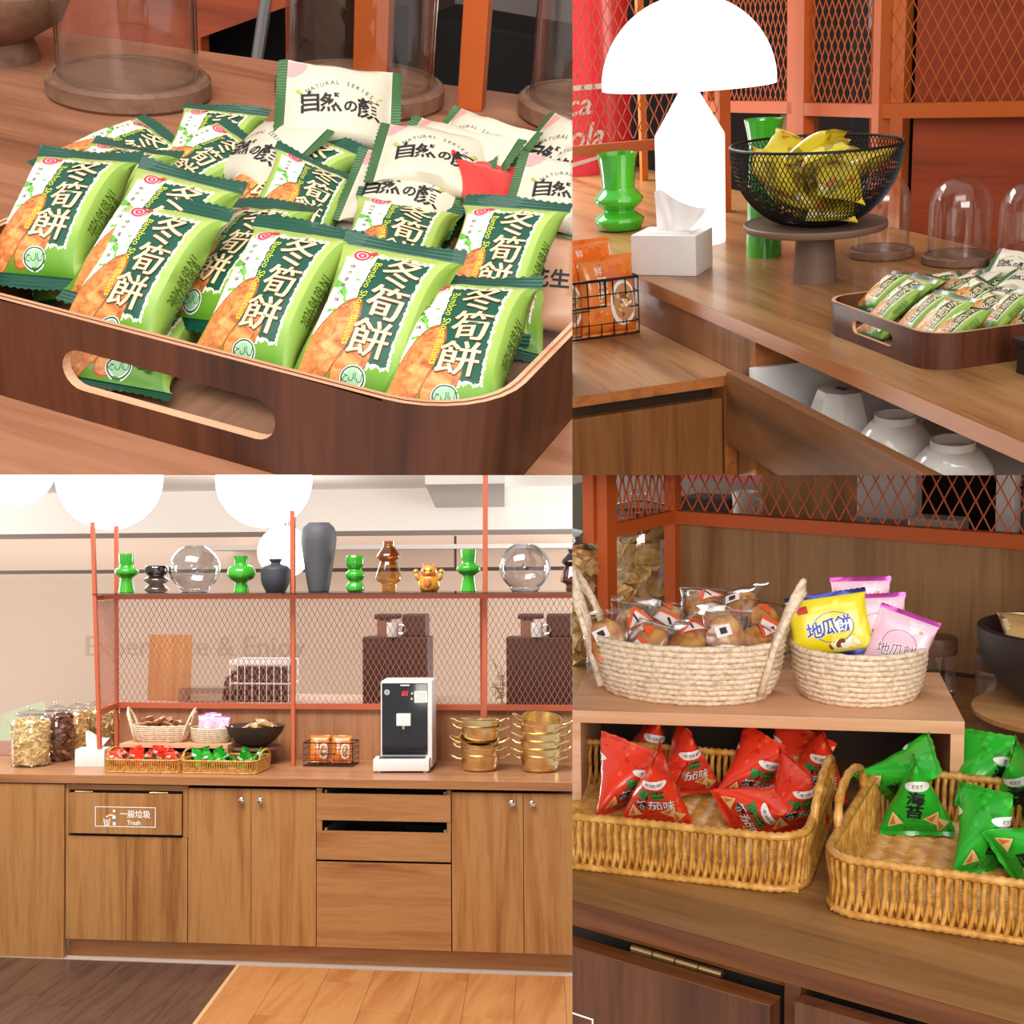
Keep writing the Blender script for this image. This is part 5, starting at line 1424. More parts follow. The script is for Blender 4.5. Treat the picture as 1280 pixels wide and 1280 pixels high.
m = MB(); m.box((-0.14, -0.1, 0), (0.16, 0.1, 0.075), bev=0.004); single('board_base', m, plain('dusty_rose_box', 'B08A80', 0.6), 'dusty rose box under the sage board', 'box', (-1.46, 0.70, 0.86), 0.0, smooth=False)
# riser with the rope baskets, wicker baskets in front
PLYB = wood('light_oak_riser', 'BE8660', 'D29C72', 'DEAE88', 'X', 0.5)
def riser(loc, rot, w, d, h, th, label):
    t = thing('riser', label, 'riser', loc, rot)
    m = MB(); m.box((-w, 0, h - th), (0, d, h), bev=0.0008); part('top_board', m, PLYB, t, False)
    for x0 in (-w, -th): m = MB(); m.box((x0, 0.001, 0), (x0 + th, d - 0.001, h - th)); part('leg_panel', m, PLYB, t, False)
    m = MB(); m.box((-w + th, d - 0.012, 0), (-th, d - 0.002, h - th)); part('back_panel', m, plain('dark_riser_back', '3A2418', 0.7), t, False)
    return t
riser((-0.165, 0.30, 0.86), 0.0, 0.555, 0.25, 0.108, 0.018, 'low oak riser carrying the two rope baskets')
rope_basket('rope_basket', 'oval rope basket with two tall loop handles on the riser', (-0.545, 0.41, 0.968), 0.0, 0.148, 0.095, 0.085, 9, True, 0.82, 'rope baskets on the distant riser')
rope_basket('rope_basket', 'round rope basket with pink packets on the riser', (-0.285, 0.41, 0.968), 0.0, 0.100, 0.095, 0.075, 8, False, 0.85, 'rope baskets on the distant riser')
CAKE = snack_mat('brown_rice_cake', '96561E', 'C68338', 'E0A85C')
cakesm, _ = pillow_mesh('wrapped_cake', 0.075, 0.06, 0.068, 0.03, 51.0, [wrap_mat('cake_in_film', 'A5673A', [('E8DCD2', 0.62, 26), ('D9662F', 0.66, 30)], 0.25), plain('film_end', 'D9B79C', 0.25)], None, 0.006)
rnd = random.Random(5)
for i in range(11):
    a = i / 11 * 2 * pi; r = 0.7 if i % 2 else 0.35
    single('wrapped_cake', cakesm, None, 'brown cake in clear film, ' + ('outer' if i % 2 else 'inner') + ' ring of the distant oval basket, ' + ('right end', 'back right', 'back, right of middle', 'back middle', 'back left', 'left end', 'far left', 'front left', 'front, left of middle', 'front middle', 'front right')[i], 'snack packet', (-0.545 + 0.115 * r * cos(a) * 1.1, 0.41 + 0.07 * r * sin(a), 1.035 + 0.016 * (i % 3)), E3(rnd.uniform(-3, 3), rnd.uniform(-0.5, 0.5), rnd.uniform(-0.4, 0.4)), 'cakes in the distant oval basket')
PINKW = wrap_mat('pink_foil', 'E7B7CF', [('D07FB0', 0.62, 24), ('F3E3EA', 0.58, 30)], 0.28)
pinksm, _ = pillow_mesh('pink_packet', 0.09, 0.07, 0.085, 0.02, 61.0, [PINKW, plain('magenta_foil', 'B45FA8', 0.25, 0.3)], None, 0.007)
for i, (x, y, z, a, b, lab) in enumerate(((-0.315, 0.41, 1.05, 0.1, 1.35, 'pink packet at the left of the round rope basket'), (-0.285, 0.425, 1.06, -0.05, 1.4, 'pink packet at the back of the round rope basket'), (-0.235, 0.41, 1.045, -0.2, 1.35, 'pink packet at the right of the round rope basket'))):
    single('pink_packet', pinksm, None, lab, 'snack packet', (x, y, z), E3(a, b, 0.1), 'pink packets in the distant round basket')
wicker_basket('wicker_basket', 'left wicker basket of red packs at the counter front', (-0.515, 0.205, 0.86), 0.0, 0.37, 0.26, 0.06, 'distant wicker baskets')
wicker_basket('wicker_basket', 'right wicker basket of green packs at the counter front', (-0.135, 0.205, 0.86), 0.0, 0.37, 0.26, 0.06, 'distant wicker baskets')
rnd = random.Random(9)
for nm, cx in (('red', -0.515), ('green', -0.135)):
    for i in range(10):
        x = cx + (-0.135 + 0.27 * (i % 5) / 4) + rnd.uniform(-0.01, 0.01); y = 0.16 + 0.10 * (i // 5) + rnd.uniform(-0.01, 0.01)
        tetra(nm, i, '%s pyramid pack in the %s row of its distant wicker basket, %s' % (nm, 'back' if i >= 5 else 'front', ('leftmost', 'second from left', 'in the middle', 'second from right', 'rightmost')[i % 5]), (x, y, 0.872), E3(rnd.uniform(-0.6, 0.6), rnd.uniform(-0.35, 0.2), rnd.uniform(-0.5, 0.5)), '%s pyramid packs in the distant basket' % nm)
# carved bowl on a small stand
t = thing('snack_bowl', 'wide dark carved bowl of snacks in front of the back panel', 'bowl', (-0.070, 0.43, 0.945))
m = MB(); p = [(0.035, 0.0), (0.06, 0.004), (0.10, 0.03), (0.135, 0.07), (0.150, 0.105), (0.143, 0.104), (0.10, 0.045), (0.05, 0.02), (0.001, 0.018)]
m.lathe([(0.001, 0)] + p, 40, sy=0.8); part('bowl_body', m, plain('charred_wood', '3B2A24', 0.6, vary=0.25), t, True, 50)
m = MB(); m.lathe([(0.001, 0), (0.09, 0), (0.09, 0.004), (0.03, 0.012), (0.03, 0.06), (0.11, 0.072), (0.125, 0.076), (0.125, 0.084), (0.001, 0.084)], 40); single('bowl_stand', m, W_BASE, 'dark wooden stand under the carved bowl', 'stand', (-0.065, 0.44, 0.86))
beige_sm, _ = pillow_mesh('beige_packet', 0.07, 0.05, 0.062, 0.02, 71.0, [wrap_mat('beige_wrapper', 'C9A46C', [('8E6A3A', 0.6, 30), ('E6D3AE', 0.6, 26)]), PASTA], None, 0.006)
for i in range(6):
    a = i * 1.05
    single('beige_packet', beige_sm, None, 'beige wrapped snack in the wide dark carved bowl, ' + ('right of middle', 'back right', 'back middle', 'left end', 'front left', 'front right')[i], 'snack packet', (-0.04 + 0.06 * cos(a) * (0.3 + 0.7 * (i % 2)), 0.43 + 0.045 * sin(a), 1.04 + 0.012 * (i % 3)), E3(a, 0.3 * sin(i), 0.2), 'beige snacks in the carved bowl')
# noodle basket on the worktop
wire_basket((0.322, 0.42, 0.86), 0.0, 0.245, 0.13, 0.115, 'black wire basket with two noodle packs left of the water dispenser')
for i, (x, lab) in enumerate(((0.265, 'orange noodle packet in the left of the distant wire basket'), (0.375, 'orange noodle packet in the right of the distant wire basket'))):
    me, pm = NOODLE_ME[i]
    o = single('noodle_packet', me, None, lab, 'noodle packet', (x, 0.415, 0.94), E3(0.0, 1.4, 0.0), 'noodle packets in the distant wire basket')
    part('printed_lettering', pm, None, o)
# hot water dispenser
t = thing('water_dispenser', 'white and black hot water dispenser showing 85 on the worktop', 'dispenser', (0.725, 0.28, 0.86), 0.10)
WPL = plain('white_plastic', 'EFECE8', 0.35, vary=0.02); BPL = plain('gloss_black', '17181B', 0.12, 0, 0.6, 0.4)
m = MB(); m.box((-0.120, 0.0, 0.012), (0.128, 0.22, 0.425), bev=0.012); part('dispenser_body', m, WPL, t, True, 40)
m = MB(); m.box((-0.113, -0.004, 0.075), (0.106, 0.004, 0.415), bev=0.003); fpn = part('front_panel', m, BPL, t, True, 40, 'gloss black front panel')
m = MB(); m.box((-0.145, -0.085, 0.008), (0.120, 0.03, 0.065), bev=0.006); part('drip_tray', m, WPL, t, True, 40)
m = MB(); m.box((-0.120, -0.070, 0.0655), (0.098, 0.0, 0.068)); part('drip_grate', m, plain('steel_grate', '55555A', 0.3, 0.8), t, False)
m = MB(); m.box((-0.040, -0.035, 0.215), (0.028, -0.003, 0.272), bev=0.003); part('spout_cover', m, WPL, t, True, 40)
m = MB(); m.lathe([(0.007, 0.198), (0.007, 0.216)], 12, M=Matrix.Translation((-0.008, -0.018, 0))); part('spout', m, CHROME, t)
FD = lambda x, y, l: (x, -0.0042 - l, y)
m = MB(); lay(m, glyphs('85', 0.032, 0.0004, 0.15), FD, -0.002, 0.366, 0, 1, 1, 0, 0.0004); part('red_digits', m, glow('red_led', 'F02030', 1.2), t, False, label='glowing red digits 85')
for nm, gg, x, y, r in (('button_ring', disc2(0.0125, 20, 0.0085), -0.088, 0.372, 0), ('button_mark', rect2(0.006, 0.007), -0.088, 0.372, 0), ('top_slot', rect2(0.044, 0.006), -0.002, 0.405, 0), ('touch_mark', disc2(0.0045, 10), 0.032, 0.366, 0), ('touch_mark', disc2(0.0045, 10), 0.030, 0.340, 0), ('paper_note', rect2(0.062, 0.055), 0.074, 0.350, 0.03)):
    m = MB(); lay(m, gg, FD, x, y, r, 1, 1, 0, 0.0004); part(nm, m, WHITE_INK, t, False)
m = MB()
for i in range(5): lay(m, rect2(0.05, 0.0018), FD, 0.074, 0.368 - 0.009 * i, 0.03, 1, 1, 0, 0.0007)
part('note_lines', m, plain('grey_lines', 'A9A6A8', 0.5), t, False)
for sx in (-0.12, 0.10): m = MB(); m.lathe([(0.001, 0), (0.010, 0), (0.010, 0.012), (0.001, 0.012)], 12, M=Matrix.Translation((sx, -0.06, 0))); part('foot', m, WPL, t)
for sx in (-0.10, 0.10): m = MB(); m.lathe([(0.001, 0), (0.010, 0), (0.010, 0.014), (0.001, 0.014)], 12, M=Matrix.Translation((sx, 0.19, 0))); part('foot', m, WPL, t)
# gold pots
pp = pot_proto('gold pot at the bottom of the left stack', (1.075, 0.33, 0.86))
for i, (x, z, rz, tx, lab) in enumerate(((1.075, 0.905, -0.25, 0.0, 'second gold pot from the bottom of the left stack'), (1.070, 0.948, 0.15, 0.34, 'gold pot in the left stack tipped forward to show its inside'), (1.080, 1.000, -0.1, 0.05, 'second gold pot from the top of the left stack'), (1.075, 1.030, 0.4, -0.05, 'top gold pot of the left stack'))):
    dup(pp, (x, 0.33 + (0.0 if tx < 0.3 else 0.01), z), E3(rz, tx, 0.03), lab)
for i, lab in enumerate(('gold pot at the bottom of the right stack', 'second gold pot from the bottom of the right stack', 'third gold pot from the bottom of the right stack', 'fourth gold pot from the bottom of the right stack', 'fifth gold pot from the bottom of the right stack', 'top gold pot of the right stack, tilted')):
    dup(pp, (1.365 + 0.004 * (i % 2), 0.33, 0.86 + 0.0365 * i), E3((-0.3, 0.25, -0.15, 0.35, -0.35, 0.1)[i], 0.0 if i < 5 else 0.22, 0.0 if i < 5 else 0.12), lab)
# behind the mesh: back ledge with goods
struct('wall_ledge', MB().box((-0.84, 1.02, 0.2), (2.4, 1.7, 1.085)), plain('beige_ledge', 'B9A08D', 0.6), 'beige back ledge behind the mesh screen', cat='ledge')
BOARDW = wood('tan_board', 'A5683A', 'B97C4B', 'C68C5B', 'Z', 0.5); ESP = plain('dark_espresso_box', '4A2C22', 0.5)
m = MB(); m.box((-0.125, -0.01, 0), (0.125, 0.01, 0.37), bev=0.006); single('wooden_board', m, BOARDW, 'upright tan wooden board behind the mesh at left', 'board', (-0.84, 1.25, 1.085), E3(0.0, -0.06, 0.0), smooth=False)
for cx, cap in ((0.485, 'left'), (1.272, 'right')):
    m = MB(); m.box((-0.180, -0.08, 0), (0.180, 0.08, 0.365), bev=0.008); single('storage_case', m, ESP, 'dark espresso case behind the mesh, %s one' % cap, 'case', (cx, 1.2, 1.085), 0.0, smooth=False, group='dark cases behind the mesh')
    t = thing('coffee_grinder', 'brown box with dark lid on the %s espresso case' % cap, 'box', (cx - 0.055, 1.2, 1.45), 0, 'brown lidded boxes behind the mesh')
    m = MB(); m.box((-0.05, -0.05, 0), (0.01, 0.05, 0.095)); part('box_body', m, plain('copper_brown', '8A5A48', 0.5), t, False)
    m = MB(); m.box((-0.065, -0.06, 0.095), (0.065, 0.06, 0.122), bev=0.008); part('box_lid', m, ESP, t, False)
    m = MB(); m.box((-0.065, -0.06, 0), (0.065, 0.06, 0.122), bev=0.01); single('dark_canister', m, ESP, 'square dark canister on the %s espresso case' % cap, 'canister', (cx + 0.10, 1.2, 1.45), 0.0, smooth=False, group='dark canisters behind the mesh')
    t = thing('mug', 'white mug on the %s espresso case' % cap, 'mug', (cx - 0.015, 1.13, 1.45), 0, 'white mugs behind the mesh')
    m = MB(); m.lathe([(0.001, 0), (0.030, 0), (0.032, 0.004), (0.032, 0.078), (0.029, 0.078), (0.029, 0.006), (0.001, 0.005)], 24); part('mug_body', m, PORC, t)
    m = MB(); m.tube([(0.036 + 0.024 * cos(a) + 0.012, -0.0, 0.040 + 0.024 * sin(a)) for a in [2 * pi * i / 16 for i in range(16)]], 0.006, 7, True); part('handle', m, CHROME, t)
t = thing('wire_crate', 'white wire crate behind the mesh at centre left', 'crate', (-0.27, 1.2, 1.085))
m = MB()
for z in (0.003, 0.11, 0.235): m.tube([(-0.165, -0.09, z), (0.165, -0.09, z), (0.165, 0.09, z), (-0.165, 0.09, z)], 0.005, 5, True)
for i in range(9):
    x = -0.165 + 0.33 * i / 8
    for y in (-0.09, 0.09): m.tube([(x, y, 0), (x, y, 0.235)], 0.004 if i in (0, 8) else 0.003, 5)
m.box((-0.17, -0.094, 0.212), (0.17, -0.086, 0.24)); part('crate_wires', m, WHITE_INK, t, kind='stuff')
m = MB(); m.box((-0.14, -0.06, 0.006), (0.15, 0.08, 0.20), bev=0.006); single('dark_pack', m, plain('mauve_brown_pack', '54393A', 0.6), 'dark pack inside the white wire crate', 'pack', (-0.27, 1.2, 1.086), 0.0, smooth=False)
t = thing('bent_chair', 'small dark brown chair back beside the white wire crate', 'chair', (-0.475, 1.3, 1.085))
m = MB(); m.tube([(-0.06, 0, 0), (-0.05, 0, 0.10), (-0.01, 0, 0.155), (0.04, 0, 0.155), (0.06, 0, 0.10), (0.06, 0, 0)], 0.016, 8); part('back_frame', m, ESP, t)
m = MB(); m.box((-0.05, -0.01, 0.0), (0.055, 0.01, 0.13)); part('backrest', m, plain('umber', '6A3A26', 0.5), t, False)
m = MB(); m.box((-0.16, -0.07, 0), (0.16, 0.07, 0.09), bev=0.01); single('plastic_box', m, thin_glass('cloudy_plastic', (0.7, 0.66, 0.64), 0.2, 1.45, 2.0), 'cloudy plastic box behind the mesh near the tan board', 'box', (-0.555, 1.13, 1.085), 0.0, smooth=False)
t = thing('dried_plant', 'dried leafy stems beside the right espresso case', 'plant', (1.045, 1.15, 1.085))
rnd = random.Random(3)
for k in range(5):
    m = MB(); dx = rnd.uniform(-0.05, 0.04); h = (0.25, 0.12, 0.20, 0.10, 0.16)[k]
    pts = [(0.02, 0, 0), (0.02 + dx * 0.4, 0, h * 0.6), (0.02 + dx - 0.02, 0, h)]
    m.tube(pts, 0.0022, 5); st = part('stem', m, plain('straw_stem', 'A98E52', 0.7), t)
    m = MB()
    for j in range(14):
        q = 0.35 + 0.65 * j / 13; x = 0.02 + (dx - 0.02) * q; z = h * q; a = rnd.uniform(0, 6.3)
        m.add([(x, 0, z), (x + 0.018 * cos(a), 0.008, z + 0.010 * sin(a)), (x + 0.030 * cos(a), 0, z + 0.022 * sin(a)), (x + 0.012 * cos(a), -0.006, z + 0.016 * sin(a))], [(0, 1, 2, 3)])
    part('leaf_cluster', m, plain('dry_leaf', '9B8A4C', 0.7), st, False, kind='stuff')
# the room behind
WALLB = plain('warm_beige_wall', 'D2B9A6', 0.8, vary=0.02); CEIL = plain('white_ceiling', 'EDE7E1', 0.8, vary=0.01)
wb = struct('wall_back', MB().box((-9, 7.5, 0), (5, 7.6, 2.6)), WALLB, 'beige back wall with faint lettering across the room')
FWB = lambda x, y, l: (x, 7.5 - l, y)
m = MB(); lay(m, glyphs('Experience & Enjoy', 0.30), FWB, -3.05, 0.98, 0, 1, 1, 0, 0.004)
part('wall_lettering', m, plain('faint_lettering', 'BFA694', 0.8), wb, False, label='faint raised lettering')
struct('ceiling', MB().box((-9, 1.95, 2.41), (5, 4.0, 2.45)), CEIL, 'white ceiling above the front half of the room')
struct('ceiling_beam', MB().box((-9, 4.0, 2.095), (5, 4.06, 2.45)), CEIL, 'white ceiling beam face across the room', cat='beam')
struct('ceiling_soffit', MB().box((-9, 4.06, 2.10), (5, 6.2, 2.14)), plain('grey_soffit', 'B9B0AA', 0.8), 'grey soffit behind the white beam', cat='soffit')
struct('ceiling_soffit', MB().box((-2.6, 6.2, 1.98), (5, 7.5, 2.02)), CEIL, 'stepped white ceiling strip above the back wall', cat='soffit')
Q_ = [(0.70, 0.9), (1.12, 0.9), (0.68, 3.95), (0.16, 3.95)]
struct('ceiling_panel', MB().add([(x, y, z) for z in (2.26, 2.405) for x, y in Q_], [(3, 2, 1, 0), (4, 5, 6, 7)] + [(i, (i + 1) % 4, 4 + (i + 1) % 4, 4 + i) for i in range(4)]), plain('grey_ceiling_panel', 'C2BBB6', 0.8), 'grey dropped ceiling panel at top right of the room', cat='panel')
m = MB(); bar(m, (-9, 6.5, 1.776), (5, 6.5, 1.80), 0.03, 0.035); t = thing('light_track', 'dark brown light track under the back ceiling', 'track'); part('track_rail', m, plain('dark_track', '4A332B', 0.5), t, False)
for x in (-0.15, 1.42, -1.8): m = MB(); bar(m, (x, 6.5, 1.79), (x, 6.5, 2.1), 0.02, 0.02); part('track_hanger', m, plain('dark_track_rod', '4A332B', 0.5), t, False)
PEND = glow('lit_globe', 'FFFCF8', 7.0)
def pendant(loc, r, label):
    t = thing('pendant_lamp', label, 'lamp', loc, 0, 'white globe pendants')
    m = MB(); blob(m, (0, 0, 0), (r, r, r), 32); part('globe_shade', m, PEND, t, True, 180)
    m = MB(); m.tube([(0, 0, r), (0, 0, r + 0.318)], 0.008, 6); m.lathe([(0.03, r - 0.01), (0.03, r + 0.04), (0.001, r + 0.045)], 14); part('cord', m, CHROME, t)
pendant((-1.353, 1.6, 2.368), 0.31, 'big lit globe pendant second from the left')
pendant((-1.97, 1.6, 2.459), 0.26, 'lit globe pendant cut by the left edge')
pendant((-0.402, 1.6, 2.34), 0.28, 'lit globe pendant above the dark slate vase')
pendant((-0.559, 2.5, 1.926), 0.17, 'smaller lit globe pendant between the slate and charcoal vases')

# ------------------------------------------------------------------ SET 4: close view of the baskets
CUR[0] = 4
W4T = wood('counter_walnut_deep', '694726', '8A6136', '9F7547', 'X', 0.38, 1.0, 0.1)
W4E = wood('counter_edge_deep', '4E2A10', '68391A', '7A4824', 'X', 0.4)
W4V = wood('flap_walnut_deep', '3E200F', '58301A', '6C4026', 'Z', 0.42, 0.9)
W4P = wood('back_panel_deep', '714A2B', '8C633C', 'A07850', 'Z', 0.45, 1.0)
ORANGE4 = plain('orange_powder_coat_deep', 'C45820', 0.45, 0, 0.5, 0, 0.04)
t = thing('counter', 'deep walnut counter in the lower right picture', 'counter')
m = MB(); m.box((-2.6, 0.0008, -0.025), (1.6, 1.235, 0.0)); m.box((-2.6, 1.235, -0.025), (-0.75, 1.68, 0.0)); part('counter_board', m, W4T, t, False)
m = MB(); m.box((-2.6, -0.001, -0.025), (1.6, 0.0008, -0.0005)); part('edge_band', m, W4E, t, False)
t = thing('cabinet', 'dark walnut cabinet below the counter with a brass hinged flap', 'cabinet')
m = MB(); m.box((-1.2, 0.03, -0.8), (1.6, 0.5, -0.026)); part('cabinet_body', m, DARK, t, False)
m = MB(); m.box((0.108, 0.001, -0.8), (0.126, 0.03, -0.0255)); part('cabinet_frame', m, W4E, t, False)
m = MB(); m.box((-1.2, 0.012, -0.036), (0.108, 0.03, -0.0255)); part('top_rail', m, W4E, t, False)
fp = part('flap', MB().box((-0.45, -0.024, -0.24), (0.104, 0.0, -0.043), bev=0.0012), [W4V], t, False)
part('flap_edge', MB().box((-0.45, -0.024, -0.043), (0.104, 0.0, -0.0418)), W4E, t, False, label='lighter top edge of the flap')
m = MB()
for i in range(4): m.tube([(-0.078 + 0.0285 * i, 0.004, -0.0385), (-0.078 + 0.0285 * i + 0.027, 0.004, -0.0385)], 0.0042, 10)
part('hinge', m, BRASS, t, True, 40, 'brass piano hinge', kind='stuff')
FS4 = lambda x, y, l: (x, -0.0242 - l, y)
m = MB(); lay(m, frame2(0.30, 0.10, 0.0022), FS4, -0.262, -0.170, 0, 1, 1, 0, 0.0003); lay(m, glyphs('一般垃圾', 0.04, 0.0004), FS4, -0.215, -0.158, 0, 1, 1, 0, 0.0003)
part('trash_sign', m, WHITE_INK, fp, False, label='white sign frame on the flap')
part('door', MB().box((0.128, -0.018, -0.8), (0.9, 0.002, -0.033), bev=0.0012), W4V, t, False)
struct('wall_panel', MB().box((-0.735, 1.242, -0.3), (1.6, 1.262, 0.262)), W4P, 'walnut back panel behind the rope baskets', cat='panel')
struct('baseboard_back', MB().box((-0.735, 1.2365, 0.0), (1.6, 1.2415, 0.006)), plain('panel_foot_shadow', '3B2417', 0.7), 'thin dark strip for the shade along the foot of the back panel', cat='baseboard')  # strip coloured dark as the shadow where the panel meets the counter
screen('deep orange frame with expanded metal in the lower right picture',
       [((-0.742, 0.985, 0), (-0.742, 0.985, 0.75), 0.024, 0.034), ((-0.768, 0.975, 0.235), (-0.768, 0.975, 0.75), 0.024, 0.03), ((-0.742, 1.236, 0), (-0.742, 1.236, 0.75), 0.026, 0.026)],
       [((-0.742, 0.985, 0.257), (-0.742, 1.236, 0.257), 0.02, 0.026), ((-0.73, 1.236, 0.257), (1.6, 1.236, 0.262), 0.026, 0.026)],
       [((-0.742, 1.0), (-0.742, 1.225), 0.27, 0.75), ((-0.725, 1.236), (1.2, 1.236), 0.272, 0.75)], ORANGE4, 0.0019)
riser((0.121, 0.497, 0), 0.467, 0.517, 0.261, 0.133, 0.017, 'pale oak riser under the two large rope baskets')
RH = 0.1332
rope_basket('rope_basket', 'big oval rope basket with loop handles, heaped with wrapped cakes', (-0.255, 0.435, RH), 0.30, 0.135, 0.088, 0.085, 11, True, 0.83, 'rope baskets in the lower right picture')
rope_basket('rope_basket', 'round rope basket holding one yellow and three pink packets', (-0.048, 0.552, RH), 0.467, 0.090, 0.086, 0.075, 10, False, 0.84, 'rope baskets in the lower right picture')
# cakes in clear film with orange and white labels
FILM = thin_glass('clear_film', (0.97, 0.96, 0.95), 0.12, 1.45, 2.4)
ORL = plain('orange_label', 'E4562A', 0.4); WHL = plain('pinkish_white_label', 'EBDAD6', 0.4)
def cake_meshes(s):
    rnd = random.Random(s); m = MB()
    bm = bmesh.new(); bmesh.ops.create_icosphere(bm, subdivisions=3, radius=1.0)
    for v in bm.verts:
        d = 1 + 0.16 * mnoise.noise(v.co * 4 + Vector((s, 0, 0))) + 0.08 * mnoise.noise(v.co * 11)
        v.co = Vector((v.co.x * 0.027 * d, v.co.y * 0.034 * d, v.co.z * 0.0155 * d))
    m.add([v.co[:] for v in bm.verts], [[v.index for v in f.verts] for f in bm.faces]); bm.free()
    a = m.mesh('cake', CAKE, True, 180)
    fl_, _ = pillow_mesh('film', 0.080, 0.058, 0.072, 0.034, 80.0 + s, [FILM, FILM], None, 0.009)
    fn, _p = surf_pillow(0.080, 0.058, 0.072, 0.034, 80.0 + s)
    L = MB(); S = lambda x, y, l: fn(0.5 + x / 0.058, 0.5 + y / 0.080, l)
    def tri(x0, y0, sz, mi, l, r): lay(L, tri2([(-sz, -sz * 0.6), (sz, -sz * 0.6), (sz * 0.1, sz * 0.8)], 6), S, x0, y0, r, 1, 1, mi, l)
    if s == 0:
        tri(0.004, 0.018, 0.022, 0, 0.0004, 0.5); tri(0.006, 0.016, 0.015, 1, 0.0007, 0.5); lay(L, rect2(0.003, 0.015), S, 0.004, 0.016, 0.7, 1, 1, 2, 0.001)
    elif s == 1:
        lay(L, rect2(0.022, 0.016), S, -0.006, 0.010, 0.3, 1, 1, 1, 0.0004); lay(L, rect2(0.010, 0.009), S, -0.006, 0.010, 0.3, 1, 1, 2, 0.0007); lay(L, rect2(0.036, 0.005), S, 0.002, -0.020, 0.3, 1, 1, 0, 0.0005)
    else:
        lay(L, rect2(0.036, 0.018), S, 0.0, -0.012, -0.4, 1, 1, 1, 0.0004); lay(L, rect2(0.036, 0.006), S, 0.004, -0.001, -0.4, 1, 1, 0, 0.0006); lay(L, rect2(0.004, 0.014), S, 0.004, -0.014, 0.5, 1, 1, 2, 0.0008); tri(-0.004, 0.024, 0.012, 0, 0.0004, -0.6)
    return a, fl_, L.mesh('label', [ORL, WHL, INK], False)
CK = [cake_meshes(s) for s in range(3)]
CKP = [(-0.334, 0.420, 0.215, 0.2, 1.2, 0.3, 'white label upright, second from the left in front'), (-0.345, 0.372, 0.205, 0.9, 1.1, -0.4, 'at the left end against the loop handle'), (-0.300, 0.462, 0.222, 0.3, 0.5, 0.2, 'behind the upright white label'),
       (-0.262, 0.500, 0.240, 0.5, 0.5, 0.1, 'on top at the back, square black mark'), (-0.215, 0.520, 0.240, 0.2, 0.7, -0.3, 'on top at the back right with orange stripe'), (-0.165, 0.500, 0.225, 0.6, 0.9, 0.4, 'at the back right below the rim of the handle'),
       (-0.235, 0.405, 0.212, 0.1, 0.5, 0.0, 'at the front middle with pink label'), (-0.192, 0.437, 0.215, 0.5, 1.2, 0.1, 'at the front right with big orange triangle'), (-0.278, 0.372, 0.205, -0.2, 0.9, 0.2, 'low at the front left'), (-0.150, 0.460, 0.208, 0.9, 0.6, 0.3, 'low at the right end by the handle'), (-0.235, 0.470, 0.228, -0.4, 0.4, 0.2, 'in the centre of the heap')]
for i, (x, y, z, a, b, c_, lab) in enumerate(CKP):
    t = thing('wrapped_cake', 'puffed cake in clear film ' + lab, 'snack packet', (x, y, z), E3(a, b, c_), 'wrapped cakes in the big oval basket')
    k = CK[i % 3]; part('cake', k[0], None, t); part('film_wrapper', k[1], None, t); part('label', k[2], None, t, label='orange and white triangular label')
# yellow and pink packets in the round basket
YEL = wrap_mat('yellow_potato_wrapper', 'E9D51F', [('F3E45A', 0.58, 18)], 0.25); NAVY = plain('navy_foil', '2B2F78', 0.2, 0.5)
BLUE_INK = plain('blue_ink', '2339A8', 0.4); CHOC = plain('chocolate_ink', '7A3E24', 0.5)
def print_potato(ink, edge, tile):
    def pr(pm, fn, rnd):
        W, H = 0.098, 0.078
        S = lambda x, y, l: fn(x / W, y / H, l)
        for i, ch in enumerate('地瓜餅'):
            x, y = (0.27 + 0.22 * i) * W, (0.44 + 0.035 * i) * H
            for k in range(8): lay(pm, glyphs(ch, 0.024), S, x + 0.0014 * cos(k * pi / 4), y + 0.0014 * sin(k * pi / 4), 0.08, 1, 1, 1, 0.0004)
            lay(pm, glyphs(ch, 0.024, 0.0004), S, x, y, 0.08, 1, 1, 0, 0.0008)
        lay(pm, rect2(0.015, 0.010), S, 0.14 * W, 0.82 * H, 0.1, 1, 1, 2, 0.0004)
        lay(pm, disc2(0.030, 24, 0.0287), S, 0.55 * W, 0.46 * H, 0, 1, 0.72, 0, 0.0004)
        for i in range(9):
            lay(pm, disc2(rnd.uniform(0.004, 0.009), 10, 0, 0.6), S, (0.50 + 0.05 * i) * W * 0.95, (0.10 + rnd.uniform(0, 0.08)) * H, rnd.uniform(0, 3), 1, 1, rnd.choice((3, 4, 1)), 0.0005 + 0.00005 * i)
    return pr
RTILE = plain('brick_red_ink', 'C0372B', 0.5)
yme, ypm = pillow_mesh('yellow_potato_packet', 0.078, 0.098, 0.112, 0.026, 91.0, [YEL, NAVY], print_potato(BLUE_INK, WHITE_INK, RTILE), 0.007)
ypm = ypm.mesh('printed_lettering', [BLUE_INK, WHITE_INK, RTILE, CHOC, plain('pale_yellow_ink', 'F4E9A8', 0.5)], False)
PURP = plain('purple_ink', '8A2C7A', 0.4)
kme, kpm = pillow_mesh('pink_potato_packet', 0.090, 0.070, 0.084, 0.022, 92.0, [wrap_mat('pale_pink_wrapper', 'EBC0D2', [('F2D3DF', 0.56, 18)], 0.26), plain('magenta_foil_bright', 'B23E9A', 0.18, 0.4)], None, 0.007)
pm = MB(); fn, _p = surf_pillow(0.090, 0.070, 0.084, 0.022, 92.0); S = lambda x, y, l: fn(x / 0.07, y / 0.09, l)
